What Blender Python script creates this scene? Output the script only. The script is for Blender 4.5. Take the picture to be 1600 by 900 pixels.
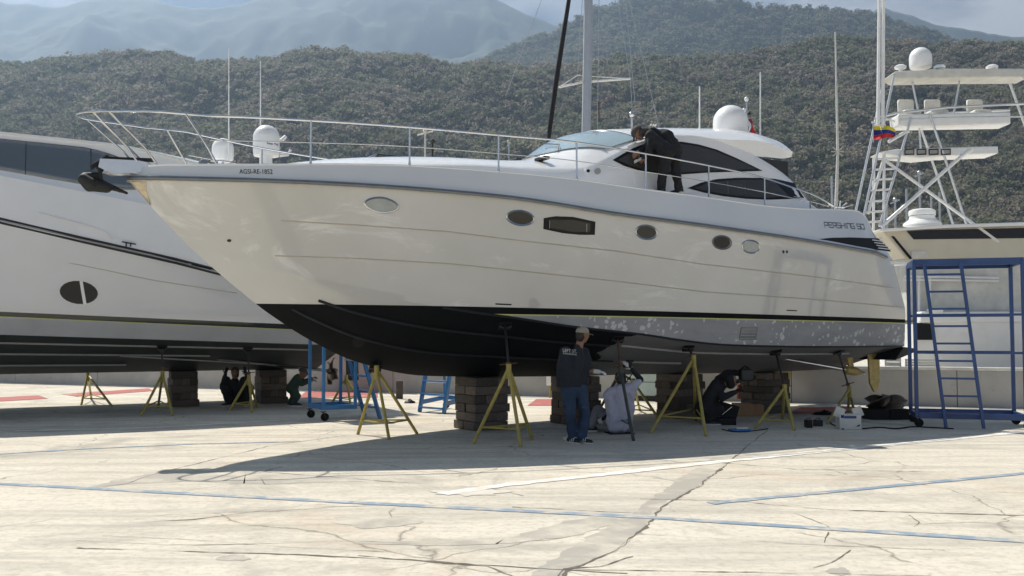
import bpy, bmesh, math, random
import numpy as np
from mathutils import Vector, Matrix, noise
from mathutils.bvhtree import BVHTree
random.seed(7)
SC = bpy.context.scene
COL = SC.collection
for o_ in list(bpy.data.objects): bpy.data.objects.remove(o_)
# ---------------------------------------------------------------- camera
F, HZ, EYE = 1500.0, 522.0, 1.6          # focal length in px of a 1600 px wide frame, horizon row, eye height
TILT = math.atan((HZ-450)/F)
cam_d = bpy.data.cameras.new('camera'); cam = bpy.data.objects.new('camera', cam_d); COL.objects.link(cam)
cam.location = (0, 0, EYE); cam.rotation_euler = (math.pi/2+TILT, 0, 0)
cam_d.sensor_width = 36; cam_d.lens = 36*F/1600; cam_d.clip_end = 20000; cam_d.clip_start = .1
SC.camera = cam
# ---------------------------------------------------------------- sky, sun, exposure
SUN_AZ, SUN_EL = math.radians(44), math.radians(54)      # behind and to the left of the boats
W = bpy.data.worlds.new('World'); SC.world = W; W.use_nodes = True
nt = W.node_tree; nt.nodes.clear()
wo = nt.nodes.new('ShaderNodeOutputWorld'); bg = nt.nodes.new('ShaderNodeBackground')
sky = nt.nodes.new('ShaderNodeTexSky'); sky.sky_type = 'NISHITA'; sky.sun_disc = False
sky.sun_elevation = SUN_EL; sky.sun_rotation = SUN_AZ; sky.air_density = .38; sky.dust_density = .1
tc = nt.nodes.new('ShaderNodeTexCoord')
mp = nt.nodes.new('ShaderNodeMapping'); mp.inputs['Scale'].default_value = (1, 1, 2.6); mp.inputs['Location'].default_value = (.35, .1, .0)
cn = nt.nodes.new('ShaderNodeTexNoise'); cn.inputs['Scale'].default_value = 2.6; cn.inputs['Detail'].default_value = 9; cn.inputs['Roughness'].default_value = .58
sx_ = nt.nodes.new('ShaderNodeSeparateXYZ'); hr = nt.nodes.new('ShaderNodeMapRange'); hr.inputs['From Min'].default_value = .18; hr.inputs['From Max'].default_value = .40; hr.inputs['To Min'].default_value = .24; hr.inputs['To Max'].default_value = 0
ad = nt.nodes.new('ShaderNodeMath'); nt.links.new(tc.outputs['Generated'], sx_.inputs[0]); nt.links.new(sx_.outputs[2], hr.inputs['Value']); nt.links.new(hr.outputs[0], ad.inputs[1])
cr = nt.nodes.new('ShaderNodeValToRGB'); cr.color_ramp.elements[0].position = .56; cr.color_ramp.elements[1].position = .72
mx = nt.nodes.new('ShaderNodeMix'); mx.data_type = 'RGBA'; mx.inputs['B'].default_value = (10.5, 10.7, 11.1, 1)
nt.links.new(tc.outputs['Generated'], mp.inputs[0]); nt.links.new(mp.outputs[0], cn.inputs['Vector'])
nt.links.new(cn.outputs['Fac'], ad.inputs[0]); nt.links.new(ad.outputs[0], cr.inputs[0]); nt.links.new(cr.outputs[0], mx.inputs['Factor'])
nt.links.new(sky.outputs[0], mx.inputs['A']); nt.links.new(mx.outputs['Result'], bg.inputs[0])
bg.inputs[1].default_value = .05; nt.links.new(bg.outputs[0], wo.inputs[0])
sd = bpy.data.lights.new('sun', 'SUN'); sd.energy = 5.0; sd.angle = math.radians(.5); sd.color = (1, .94, .84)
so = bpy.data.objects.new('sun', sd); COL.objects.link(so); so.location = (-20, 30, 60)
sdir = Vector((-math.sin(SUN_AZ)*math.cos(SUN_EL), math.cos(SUN_AZ)*math.cos(SUN_EL), math.sin(SUN_EL)))
so.rotation_euler = sdir.to_track_quat('Z', 'Y').to_euler()
vs = SC.view_settings; vs.view_transform = 'Standard'; vs.look = 'None'; vs.exposure = 0.52; vs.gamma = 1
SC.render.engine = 'CYCLES'; SC.cycles.use_denoising = True
SC.cycles.max_bounces = 8; SC.cycles.diffuse_bounces = 3; SC.cycles.volume_bounces = 0; SC.cycles.transparent_max_bounces = 12
SC.cycles.caustics_reflective = False; SC.cycles.caustics_refractive = False
# ---------------------------------------------------------------- sight lines: turn a photo pixel into a point of the place
CO = np.array([0, 0, EYE])
def ray(px, py):
    r, u = (px-800)/F, (450-py)/F
    return np.array([r, math.cos(TILT)-u*math.sin(TILT), math.sin(TILT)+u*math.cos(TILT)])
def gnd(px, py, z=0.0):
    d = ray(px, py); return Vector(CO+d*((z-EYE)/d[2]))
def deep(px, py, Y):
    d = ray(px, py); return Vector(CO+d*(Y/d[1]))
def lerp(x, xs, ys): return float(np.interp(x, xs, ys))
def smooth_curve(xs, ys, n=200):
    """a smooth monotone-ish curve through points: Catmull-Rom tables for lerp"""
    xs, ys = list(map(float, xs)), list(map(float, ys)); N = len(xs); X = np.linspace(xs[0], xs[-1], n); Y = []
    m = [0.0]*N
    for i in range(N):
        a, b = max(0, i-1), min(N-1, i+1); m[i] = (ys[b]-ys[a])/(xs[b]-xs[a])
    for x in X:
        i = min(max(int(np.searchsorted(xs, x))-1, 0), N-2); h = xs[i+1]-xs[i]; t = (x-xs[i])/h
        Y.append((2*t**3-3*t*t+1)*ys[i]+(t**3-2*t*t+t)*h*m[i]+(-2*t**3+3*t*t)*ys[i+1]+(t**3-t*t)*h*m[i+1])
    Y = np.array(Y)
    return lambda x: float(np.interp(x, X, Y))
class Frame:
    """a boat's own axes: x runs aft from the stem, y away from the camera, z up from the ground"""
    def __init__(s, bx, by, ang):
        s.b = (bx, by); s.a = ang; s.c, s.s = math.cos(ang), math.sin(ang)
    def loc(s, px, py):
        d = ray(px, py); o = (-s.b[0], -s.b[1])
        return (np.array([s.c*o[0]+s.s*o[1], -s.s*o[0]+s.c*o[1], EYE]), np.array([s.c*d[0]+s.s*d[1], -s.s*d[0]+s.c*d[1], d[2]]))
    def to_loc(s, p):
        x, y = p[0]-s.b[0], p[1]-s.b[1]; return Vector((s.c*x+s.s*y, -s.s*x+s.c*y, p[2] if len(p) > 2 else 0))
    def world(s, p): return Vector((s.b[0]+s.c*p[0]-s.s*p[1], s.b[1]+s.s*p[0]+s.c*p[1], p[2]))
    def cast(s, px, py, b):
        """where the sight line meets the near side of half-breadth b(x, z)"""
        o, d = s.loc(px, py)
        if not callable(b):
            t = (-b-o[1])/d[1]; p = o+t*d; return Vector(p)
        g = lambda t: (o+t*d)[1]+b((o+t*d)[0], (o+t*d)[2])
        t0 = 6.0; g0 = g(t0)
        for t1 in np.arange(6.25, 45, .25):
            g1 = g(t1)
            if g0 < 0 <= g1:
                lo, hi = t0, t1
                for _ in range(24):
                    m = (lo+hi)/2
                    if g(m) < 0: lo = m
                    else: hi = m
                return Vector(o+hi*d)
            t0, g0 = t1, g1
        return Vector(o+d*((-1.0-o[1])/d[1]))
# ---------------------------------------------------------------- materials
MATS = {}
class NT:
    def __init__(s, name):
        s.m = bpy.data.materials.new(name); s.m.use_nodes = True; s.t = s.m.node_tree; s.p = s.t.nodes['Principled BSDF']; MATS[name] = s.m
    def n(s, kind, **kw):
        nd = s.t.nodes.new('ShaderNode'+kind)
        for k, v in kw.items():
            if hasattr(nd, k) and k not in ('Scale',): setattr(nd, k, v)
            else: nd.inputs[k].default_value = v
        return nd
    def l(s, a, b): s.t.links.new(a, b)
    def coord(s, scale=(1, 1, 1), loc=(0, 0, 0), rot=(0, 0, 0)):
        c = s.n('TexCoord'); m = s.n('Mapping'); m.inputs['Scale'].default_value = scale; m.inputs['Location'].default_value = loc; m.inputs['Rotation'].default_value = rot
        s.l(c.outputs['Object'], m.inputs[0]); return m.outputs[0]
    def noise(s, scale, detail=5, rough=.55, vec=None, dist=0):
        nd = s.n('TexNoise'); nd.inputs['Scale'].default_value = scale; nd.inputs['Detail'].default_value = detail; nd.inputs['Roughness'].default_value = rough; nd.inputs['Distortion'].default_value = dist
        if vec is not None: s.l(vec, nd.inputs['Vector'])
        return nd.outputs['Fac']
    def ramp(s, fac, stops):
        r = s.n('ValToRGB'); e = r.color_ramp.elements
        while len(e) < len(stops): e.new(.5)
        for i, (p, c) in enumerate(stops):
            e[i].position = p; e[i].color = (c, c, c, 1) if not hasattr(c, '__len__') else tuple(c)+((1,) if len(c) == 3 else ())
        s.l(fac, r.inputs[0]); return r.outputs[0]
    def mix(s, fac, a, b, mode='MIX'):
        m = s.n('Mix', data_type='RGBA', blend_type=mode)
        for k, v in (('Factor', fac), ('A', a), ('B', b)):
            if isinstance(v, (int, float)): m.inputs[k].default_value = v
            elif isinstance(v, (tuple, list)): m.inputs[k].default_value = tuple(v)+((1,) if len(v) == 3 else ())
            else: s.l(v, m.inputs[k])
        return m.outputs['Result']
    def math(s, op, a, b=None, c=None):
        m = s.n('Math', operation=op)
        for i, v in enumerate((a, b, c)):
            if v is None: continue
            if isinstance(v, (int, float)): m.inputs[i].default_value = v
            else: s.l(v, m.inputs[i])
        return m.outputs[0]
    def bump(s, h, strength=.2, dist=.01):
        b = s.n('Bump'); b.inputs['Strength'].default_value = strength; b.inputs['Distance'].default_value = dist
        s.l(h, b.inputs['Height']); s.l(b.outputs[0], s.p.inputs['Normal'])
    def col(s, c):
        if isinstance(c, (tuple, list)): s.p.inputs['Base Color'].default_value = tuple(c)+((1,) if len(c) == 3 else ())
        else: s.l(c, s.p.inputs['Base Color'])
    def set(s, rough=.5, metal=0, coat=0, spec=None):
        s.p.inputs['Roughness'].default_value = rough; s.p.inputs['Metallic'].default_value = metal; s.p.inputs['Coat Weight'].default_value = coat
        s.p.inputs['Coat Roughness'].default_value = .05
        if spec is not None: s.p.inputs['Specular IOR Level'].default_value = spec
def simple(name, col, rough=.5, metal=0, coat=0, var=.12, scale=6, bump=0, dirt=None, spec=None):
    t = NT(name); v = t.coord()
    f = t.noise(scale, 6, .6, v)
    a = tuple(c*(1-var) for c in col); b = tuple(min(1, c*(1+var)) for c in col)
    c = t.ramp(f, [(.3, a), (.7, b)])
    if dirt:
        d = t.noise(scale*2.7, 8, .7, v); c = t.mix(t.ramp(d, [(dirt[1], 0), (dirt[1]+.12, 1)]), c, dirt[0])
    t.col(c); t.set(rough, metal, coat, spec)
    if bump: t.bump(t.noise(scale*8, 4, .6, v), bump, .01)
    return t.m
# ---------------------------------------------------------------- mesh collecting
class MB:
    def __init__(s): s.v = []; s.f = []; s.mi = []
    def add(s, vs, fs, mi=0):
        o = len(s.v); s.v += [tuple(v) for v in vs]; s.f += [tuple(i+o for i in f) for f in fs]; s.mi += [mi]*len(fs); return s
    def box(s, c, d, rz=0, m=None, mi=0):
        x, y, z = (k/2 for k in d); R = m if m is not None else Matrix.Rotation(rz, 3, 'Z'); c = Vector(c)
        vs = [c+R@Vector((a*x, b*y, e*z)) for a in (-1, 1) for b in (-1, 1) for e in (-1, 1)]
        return s.add(vs, [(0, 1, 3, 2), (4, 6, 7, 5), (0, 4, 5, 1), (2, 3, 7, 6), (0, 2, 6, 4), (1, 5, 7, 3)], mi)
    def bar(s, a, b, w, h=None, up=(0, 0, 1), mi=0):
        a, b = Vector(a), Vector(b); h = h or w; z = (b-a); L = z.length; z.normalize(); u = Vector(up)
        if abs(z.dot(u)) > .95: u = Vector((0, 1, 0))
        x = u.cross(z).normalized(); y = z.cross(x)
        return s.box((a+b)/2, (w, h, L), m=Matrix((x, y, z)).transposed(), mi=mi)
    def tube(s, pts, r, n=8, closed=False, mi=0):
        pts = [Vector(p) for p in pts]; N = len(pts); rs = r if hasattr(r, '__len__') else [r]*N
        vs = []; fs = []; nrm = None
        for i, p in enumerate(pts):
            t = (pts[(i+1) % N]-pts[i-1]) if closed else (pts[min(i+1, N-1)]-pts[max(i-1, 0)])
            if t.length < 1e-9: t = Vector((0, 0, 1))
            t.normalize()
            if nrm is None:
                nrm = t.cross(Vector((0, 0, 1)) if abs(t.z) < .9 else Vector((1, 0, 0)))
            nrm = (nrm-t*nrm.dot(t)).normalized(); bi = t.cross(nrm)
            vs += [p+(nrm*math.cos(k*2*math.pi/n)+bi*math.sin(k*2*math.pi/n))*rs[i] for k in range(n)]
        for i in range(N if closed else N-1):
            j = (i+1) % N
            fs += [(i*n+k, i*n+(k+1) % n, j*n+(k+1) % n, j*n+k) for k in range(n)]
        if not closed: fs += [tuple(range(n-1, -1, -1)), tuple((N-1)*n+k for k in range(n))]
        return s.add(vs, fs, mi)
    def lathe(s, prof, c=(0, 0, 0), n=24, m=None, mi=0):
        c = Vector(c); vs = []; fs = []; R = m or Matrix.Identity(3)
        for r, z in prof: vs += [c+R@Vector((r*math.cos(k*2*math.pi/n), r*math.sin(k*2*math.pi/n), z)) for k in range(n)]
        for i in range(len(prof)-1): fs += [(i*n+k, i*n+(k+1) % n, (i+1)*n+(k+1) % n, (i+1)*n+k) for k in range(n)]
        fs += [tuple(range(n-1, -1, -1)), tuple((len(prof)-1)*n+k for k in range(n))]
        return s.add(vs, fs, mi)
    def ball(s, c, r, n=12, m=2, sc=(1, 1, 1), mi=0):
        prof = [(max(1e-4, r*math.sin(math.pi*i/n)), -r*math.cos(math.pi*i/n)) for i in range(n+1)]
        return s.lathe(prof, c, n*m//2*1 or 8, Matrix.Diagonal(sc), mi)
    def grid(s, rows, close_u=False, mi=0, flip=False):
        n = len(rows[0]); vs = [p for r in rows for p in r]; fs = []
        for i in range(len(rows)-1):
            for k in range(n if close_u else n-1):
                q = (i*n+k, i*n+(k+1) % n, (i+1)*n+(k+1) % n, (i+1)*n+k); fs.append(q[::-1] if flip else q)
        return s.add(vs, fs, mi)
    def prism(s, poly, off, mi=0):
        """flat outline poly (3D points) pushed out by the vector off"""
        off = Vector(off); n = len(poly); a = [Vector(p) for p in poly]; b = [p+off for p in a]
        return s.add(a+b, [tuple(range(n-1, -1, -1)), tuple(range(n, 2*n))]+[(i, (i+1) % n, n+(i+1) % n, n+i) for i in range(n)], mi)
    def mesh(s, name, mats, smooth=True, angle=38, fix=True):
        me = bpy.data.meshes.new(name); me.from_pydata(s.v, [], s.f)
        for m in (mats if isinstance(mats, (list, tuple)) else [mats]): me.materials.append(MATS[m] if isinstance(m, str) else m)
        if any(s.mi): me.polygons.foreach_set('material_index', s.mi)
        if fix:
            bm = bmesh.new(); bm.from_mesh(me); bmesh.ops.recalc_face_normals(bm, faces=bm.faces); bm.to_mesh(me); bm.free()
        if smooth:
            me.shade_smooth()
            me.set_sharp_from_angle(angle=math.radians(angle))
        return me
    def build(s, name, mats, parent=None, smooth=True, angle=38, bevel=0, fix=True):
        o = bpy.data.objects.new(name, s.mesh(name, mats, smooth, angle, fix)); COL.objects.link(o)
        if parent: o.parent = parent
        if bevel:
            b = o.modifiers.new('bevel', 'BEVEL'); b.width = bevel; b.segments = 2; b.limit_method = 'ANGLE'
        return o
def tag(o, label=None, cat=None, group=None, kind=None):
    for k, v in (('label', label), ('category', cat), ('group', group), ('kind', kind)):
        if v: o[k] = v
    return o
def thing(name, label, cat, loc=(0, 0, 0), rz=0, group=None):
    o = bpy.data.objects.new(name, None); COL.objects.link(o); o.location = loc; o.rotation_euler = (0, 0, rz); o.empty_display_size = .3
    return tag(o, label, cat, group)
def part(name, me, parent, loc=(0, 0, 0), rot=(0, 0, 0), scale=(1, 1, 1)):
    o = bpy.data.objects.new(name, me); COL.objects.link(o); o.parent = parent; o.location = loc; o.rotation_euler = rot; o.scale = scale; return o
def copy_tree(o, parent=None):
    c = o.copy(); COL.objects.link(c); c.parent = parent
    for ch in [x for x in bpy.data.objects if x.parent == o]: copy_tree(ch, c)
    return c
def text_mesh(txt, size, extrude=.002, offset=0, width=1.0, shear=0):
    cu = bpy.data.curves.new('text', 'FONT'); cu.body = txt; cu.size = size; cu.extrude = extrude; cu.offset = offset; cu.align_x = 'LEFT'; cu.shear = shear; cu.resolution_u = 3
    o = bpy.data.objects.new('text', cu); COL.objects.link(o); bpy.context.view_layer.update()
    me = bpy.data.meshes.new_from_object(o.evaluated_get(bpy.context.evaluated_depsgraph_get()))
    bpy.data.objects.remove(o); bpy.data.curves.remove(cu)
    for v in me.vertices: v.co.x *= width
    return me
# ---------------------------------------------------------------- shared materials
simple('steel', (.62, .63, .64), .18, 1, var=.06)
simple('white_gel', (.88, .88, .87), .22, 0, .6, .03, 1.5)
simple('white_paint', (.82, .83, .83), .35, 0, .2, .05, 3)
simple('white_dirty', (.62, .62, .58), .45, 0, .1, .15, 3, dirt=((.33, .3, .25), .62))
simple('black_trim', (.008, .008, .009), .5, 0, 0, spec=.25)
simple('dark_glass', (.02, .021, .022), .06, 0, .9, .05, spec=.7)
simple('rubber', (.012, .012, .012), .8, 0, spec=.2)
simple('stand_yellow', (.37, .30, .07), .5, 0, 0, .22, 9, .15, dirt=((.16, .09, .04), .60))
simple('stand_green', (.045, .055, .045), .55, 0, 0, .3, 9, .15, dirt=((.12, .07, .04), .58))
simple('rusty', (.10, .055, .035), .8, 0, 0, .4, 14, .3)
simple('scaffold_blue', (.03, .17, .42), .42, 0, .15, .18, 5, dirt=((.09, .10, .11), .63))
simple('scaffold_navy', (.015, .06, .20), .42, 0, .15, .18, 5, dirt=((.05, .06, .07), .63))
simple('bronze', (.42, .33, .12), .5, .3, 0, .25, 11, dirt=((.22, .15, .07), .55))
simple('prop_metal', (.16, .13, .10), .42, .8, 0, .4, 7)
simple('dark_metal', (.03, .031, .033), .5, .3)
simple('anchor_metal', (.022, .024, .023), .65, .3, 0, .4, 8)
simple('alu', (.66, .68, .70), .32, .6, 0, .06)
simple('cardboard', (.34, .21, .11), .85, 0, 0, .12)
simple('flag_yellow', (.62, .52, .03), .8); simple('flag_blue', (.01, .03, .22), .8); simple('flag_red', (.5, .015, .02), .8)
def wood(name, c1, c2):
    t = NT(name); oi = t.n('ObjectInfo'); v = t.coord((1.2, 9, 9)); f = t.noise(3, 7, .65, v, .6)
    g = t.ramp(f, [(.25, c1), (.75, c2)])
    h = t.n('HueSaturation'); t.l(g, h.inputs['Color']); t.l(t.math('MULTIPLY_ADD', oi.outputs['Random'], .9, .5), h.inputs['Value']); t.col(h.outputs[0]); t.set(.85); t.bump(f, .5, .01)
wood('timber', (.06, .05, .042), (.16, .13, .105))
# ---------------------------------------------------------------- ground
def ground_mat():
    t = NT('yard_concrete'); v = t.coord()
    big = t.noise(.16, 6, .6, v, .4); mid = t.noise(.9, 8, .62, v, .5); fine = t.noise(14, 8, .7, v)
    streak = t.noise(1.1, 7, .62, t.coord((.16, 1.5, 1), rot=(0, 0, math.radians(-9))), .8)
    c = t.ramp(big, [(.3, (.57, .52, .43)), (.5, (.635, .585, .49)), (.7, (.67, .63, .545))])
    c = t.mix(t.ramp(mid, [(.35, .0), (.62, .75)]), c, (.70, .645, .54))
    c = t.mix(t.ramp(streak, [(.46, 0), (.62, .75)]), c, (.46, .43, .37))
    stain = t.noise(.42, 9, .7, t.coord(loc=(3, 9, 0)), 1.2)
    c = t.mix(t.ramp(stain, [(.53, 0), (.66, .65)]), c, (.33, .31, .275))
    rust = t.noise(.35, 6, .6, t.coord(loc=(11, 5, 0)), .5)
    c = t.mix(t.ramp(rust, [(.58, 0), (.74, .5)]), c, (.52, .36, .22))
    c = t.mix(t.ramp(fine, [(.30, .55), (.52, 0)]), c, (.33, .295, .235))
    grit = t.noise(3.2, 10, .8, t.coord((.5, 1.6, 1)), .3); c = t.mix(t.ramp(grit, [(.36, .55), (.48, 0)]), c, (.41, .375, .31)); c = t.mix(t.ramp(grit, [(.56, 0), (.70, .5)]), c, (.70, .655, .56))
    # hairline cracks: edges of a warped cell pattern, kept only in places
    w = t.n('TexNoise'); w.inputs['Scale'].default_value = 1.6; w.inputs['Detail'].default_value = 6; t.l(v, w.inputs['Vector'])
    wv = t.n('VectorMath', operation='MULTIPLY_ADD'); t.l(w.outputs['Color'], wv.inputs[0]); wv.inputs[1].default_value = (.7, .7, 0); t.l(v, wv.inputs[2])
    vo = t.n('TexVoronoi', feature='DISTANCE_TO_EDGE'); vo.inputs['Scale'].default_value = .42; t.l(wv.outputs[0], vo.inputs['Vector'])
    crack = t.ramp(vo.outputs['Distance'], [(.0, 1), (.006, .0)])
    where = t.ramp(t.noise(.5, 4, .6, t.coord(loc=(7, 1, 0))), [(.46, 0), (.54, 1)])
    ck = t.math('MULTIPLY', crack, where)
    c = t.mix(t.math('MULTIPLY', ck, .75), c, (.17, .15, .125))
    t.col(c); t.set(.9, spec=.25)
    t.bump(t.math('SUBTRACT', t.math('ADD', t.math('MULTIPLY', fine, .35), mid), t.math('MULTIPLY', ck, .6)), .35, .02)
ground_mat()
g = MB(); xs = [-9000, -3000, -800, -200, -60, -20, 0, 20, 60, 200, 800, 3000, 9000]; ys = [-300, -40, -5, 10, 30, 60, 120, 250, 600, 1500, 4000, 12000]
g.grid([[(x, y, 0) for x in xs] for y in ys]); ground = tag(g.build('ground', 'yard_concrete', smooth=False), kind='structure')
def paint(name, col, wear, scale=3):
    """worn paint: a thin sheet whose flakes show the concrete's own colour"""
    t = NT(name); v = t.coord(); f = t.noise(scale, 8, .75, v, .3); f2 = t.noise(scale*.25, 4, .6, v)
    k = t.math('ADD', t.math('MULTIPLY', f, .6), t.math('MULTIPLY', f2, .4))
    t.col(t.mix(t.ramp(k, [(wear-.07, 0), (wear+.07, 1)]), (.59, .54, .45), col)); t.set(.8, spec=.3)
paint('paint_blue', (.24, .315, .395), .455, 5); paint('paint_white', (.80, .78, .73), .45, 4); paint('paint_red', (.40, .13, .115), .38, 1.2)
paint('paint_white_solid', (.74, .72, .68), .25)
paint('patch_concrete', (.40, .375, .325), .46, 2.2); simple('patch_pale', (.62, .58, .5), .9, var=.12, scale=5)
paint('crack_dark', (.15, .132, .108), .40, 3)
def resample(pts, step):
    out = []
    for a, b in zip(pts[:-1], pts[1:]):
        n = max(1, int((b-a).length/step)); out += [a.lerp(b, i/n) for i in range(n)]
    return out+[pts[-1]]
def ribbon(px, w, z, jit=0, wj=0, step=.12, seed=1):
    """a strip lying on the yard along photo pixels"""
    rnd = random.Random(seed); P = resample([gnd(x, y) for x, y in px], step); L = []; R = []; n1 = n2 = 0
    for i, p in enumerate(P):
        t = (P[min(i+1, len(P)-1)]-P[max(i-1, 0)]); t.z = 0; t.normalize(); q = Vector((-t.y, t.x, 0))
        n1 = n1*.7+rnd.uniform(-1, 1)*jit; ww = max(.0015, w/2*(1+rnd.uniform(-wj, wj))*(1 if wj < .65 else max(.1, .75+1.3*noise.noise(Vector((p.x*1.7, p.y*1.7, seed))))))
        L.append((p+q*(n1+ww)).to_tuple()[:2]+(z,)); R.append((p+q*(n1-ww)).to_tuple()[:2]+(z,))
    return MB().grid([L, R])
def on_ground(name, mb, mat): return mb.build(name, mat, ground, smooth=False)
# dark cracks and the patched joint that crosses the yard
def blob(cx, cy, rx, ry, z, seed, n=26, rag=.3):
    rnd = random.Random(seed); c = gnd(cx, cy); ex = gnd(cx+rx, cy)-c; ey = gnd(cx, cy-ry)-c; pts = []
    ph = [rnd.uniform(0, 6.3) for _ in range(4)]
    for k in range(n):
        a = k*2*math.pi/n; r = 1+rag*(.5*math.sin(2*a+ph[0])+.4*math.sin(3*a+ph[1])+.35*math.sin(7*a+ph[2])+.3*rnd.uniform(-1, 1))
        p = c+ex*math.cos(a)*r+ey*math.sin(a)*r; pts.append((p.x, p.y, z))
    m = MB(); m.add(pts+[(c.x, c.y, z)], [(k, (k+1) % n, n) for k in range(n)]); return m
def ragged(px_l, px_r, z, seed, amp):
    rnd = random.Random(seed); A = resample([gnd(*p) for p in px_l], .08); B = resample([gnd(*p) for p in px_r], .08); n = min(len(A), len(B))
    pick = lambda P, i: P[int(i*(len(P)-1)/(n-1))]
    return MB().grid([[(pick(A, i).x+rnd.uniform(-amp, amp), pick(A, i).y, z) for i in range(n)], [(pick(B, i).x+rnd.uniform(-amp, amp), pick(B, i).y, z) for i in range(n)]])
on_ground('repair_patch', ragged([(1115, 715), (1060, 748), (990, 800), (900, 850), (840, 890), (780, 930)], [(1143, 718), (1092, 760), (1040, 785), (1005, 830), (960, 862), (890, 890), (860, 935)], .0016, 3, .03), 'patch_concrete')
on_ground('repair_patch', ragged([(120, 764), (220, 742), (330, 738), (420, 742), (560, 745)], [(120, 766), (200, 757), (300, 752), (420, 757), (560, 752)], .0018, 5, .05), 'patch_concrete')
on_ground('repair_patch', ragged([(560, 846), (700, 846), (790, 842), (870, 818), (960, 800)], [(560, 850), (700, 853), (800, 849), (900, 838), (975, 815)], .0020, 6, .05), 'patch_concrete')
CR = [([(1143, 718), (1092, 760), (1040, 785), (1005, 830), (960, 862), (890, 890), (860, 940)], .028, .02), ([(1200, 672), (1170, 695), (1143, 718)], .02, .012),
      ([(120, 857), (300, 862), (480, 868), (640, 876), (760, 886), (800, 900)], .02, .012), ([(560, 868), (660, 877), (760, 884), (980, 897)], .02, .014),
      ([(40, 772), (125, 765), (200, 756), (240, 741), (420, 697), (560, 678)], .016, .012), ([(300, 736), (420, 738), (600, 752), (760, 762), (820, 775)], .012, .012),
      ([(240, 815), (300, 812), (390, 801), (450, 792), (510, 788)], .012, .01), ([(420, 800), (470, 790), (560, 792)], .01, .01),
      ([(800, 792), (960, 800), (1060, 805)], .01, .012), ([(1090, 720), (1240, 733), (1476, 738)], .014, .008), ([(1000, 780), (1140, 783), (1300, 797), (1600, 806)], .02, .012),
      ([(1240, 802), (1290, 820), (1300, 830)], .008, .01), ([(1420, 805), (1437, 816), (1430, 824)], .008, .01), ([(1295, 832), (1288, 848)], .008, .008), ([(1330, 860), (1300, 880), (1270, 888)], .009, .01),
      ([(870, 905), (885, 890), (940, 886), (990, 870)], .02, .012), ([(880, 890), (1080, 893), (1300, 897), (1600, 905)], .012, .01), ([(1000, 835), (1240, 850), (1476, 860)], .006, .008),
      ([(120, 845), (260, 852), (420, 850), (560, 845), (640, 850)], .010, .012), ([(160, 838), (280, 842), (440, 855), (600, 862)], .007, .01)]
for i, (px, w, j) in enumerate(CR): on_ground('crack', ribbon(px, w, .0028+.00007*i, j*.8, .7, .07, i), 'crack_dark')
for i, (x, y, rx, ry) in enumerate([(365, 872, 22, 5), (590, 815, 60, 10), (1310, 893, 20, 5)]): on_ground('stain', blob(x, y, rx, ry, .0022+.0001*i, i+3), 'patch_concrete')
on_ground('pale_patch', blob(735, 770, 50, 5, .0045, 8, rag=.5), 'patch_pale')
# painted lines
on_ground('blue_line', ribbon([(-60, 753), (150, 764), (560, 786), (1000, 808), (1476, 838), (1700, 853)], .13, .0046, .003, .2), 'paint_blue')
on_ground('blue_line', ribbon([(1110, 787), (1180, 780), (1476, 752), (1700, 730)], .12, .0050, .003, .2), 'paint_blue')
on_ground('blue_line', ribbon([(-40, 712), (125, 702), (300, 694), (470, 690)], .10, .0046, .003, .6), 'paint_blue')
on_ground('white_line', ribbon([(690, 772), (800, 757), (960, 740), (1140, 720), (1476, 687), (1700, 665)], .19, .0054, .006, .25), 'paint_white')
on_ground('white_line', ribbon([(-60, 676), (250, 668), (470, 655)], .12, .0054, .004, .4), 'paint_white')
for k, q in enumerate([[(96, 616), (232, 607), (240, 611), (120, 620)], [(478, 612), (590, 612), (590, 622), (466, 622)], [(838, 624), (900, 624), (900, 634), (824, 634)], [(1250, 637), (1330, 636), (1330, 646), (1232, 646)], [(1120, 634), (1160, 633), (1160, 644), (1110, 644)], [(-60, 624), (60, 618), (75, 623), (-40, 630)]]):
    on_ground('red_marking', MB().add([(gnd(*p).x, gnd(*p).y, .008) for p in q], [(0, 1, 2, 3)]), 'paint_red')
# ---------------------------------------------------------------- low quay wall behind the boats
simple('wall_concrete', (.40, .39, .37), .85, var=.14, scale=1.4, bump=.25, dirt=((.27, .26, .25), .60))
WA, WB = Vector((-26, 35.4, 0)), Vector((16, 18.6, 0)); wd = (WB-WA).normalized(); wn = Vector((wd.y, -wd.x, 0)); wang = math.atan2(wd.y, wd.x)
qw = thing('quay_wall', 'low grey concrete wall running behind all the boats at the yard edge', 'wall', WA, wang)
L = (WB-WA).length; k = 0; x = 0.0; seg = 3.5
while x < L:
    hw_ = 1.34 if x < 22.5 else .80; MB().box((x+seg/2, .15, hw_/2), (seg-.012, .3, hw_)).build('wall_panel', 'wall_concrete', qw, bevel=.008); x += seg
MB().box(((24.5+L)/2, .15, .838), (L-24.5, .36, .07)).build('coping', 'white_dirty', qw, bevel=.01); MB().box((12.25, .15, 1.378), (24.5, .36, .07)).build('coping', 'white_dirty', qw, bevel=.01)
on_ground('white_strip', MB().add([WA+wn*.02+Vector((0, 0, .007)), WB+wn*.02+Vector((0, 0, .007)), WB+wn*.38+Vector((0, 0, .007)), WA+wn*.38+Vector((0, 0, .007))], [(0, 1, 2, 3)]), 'paint_white_solid')
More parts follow.
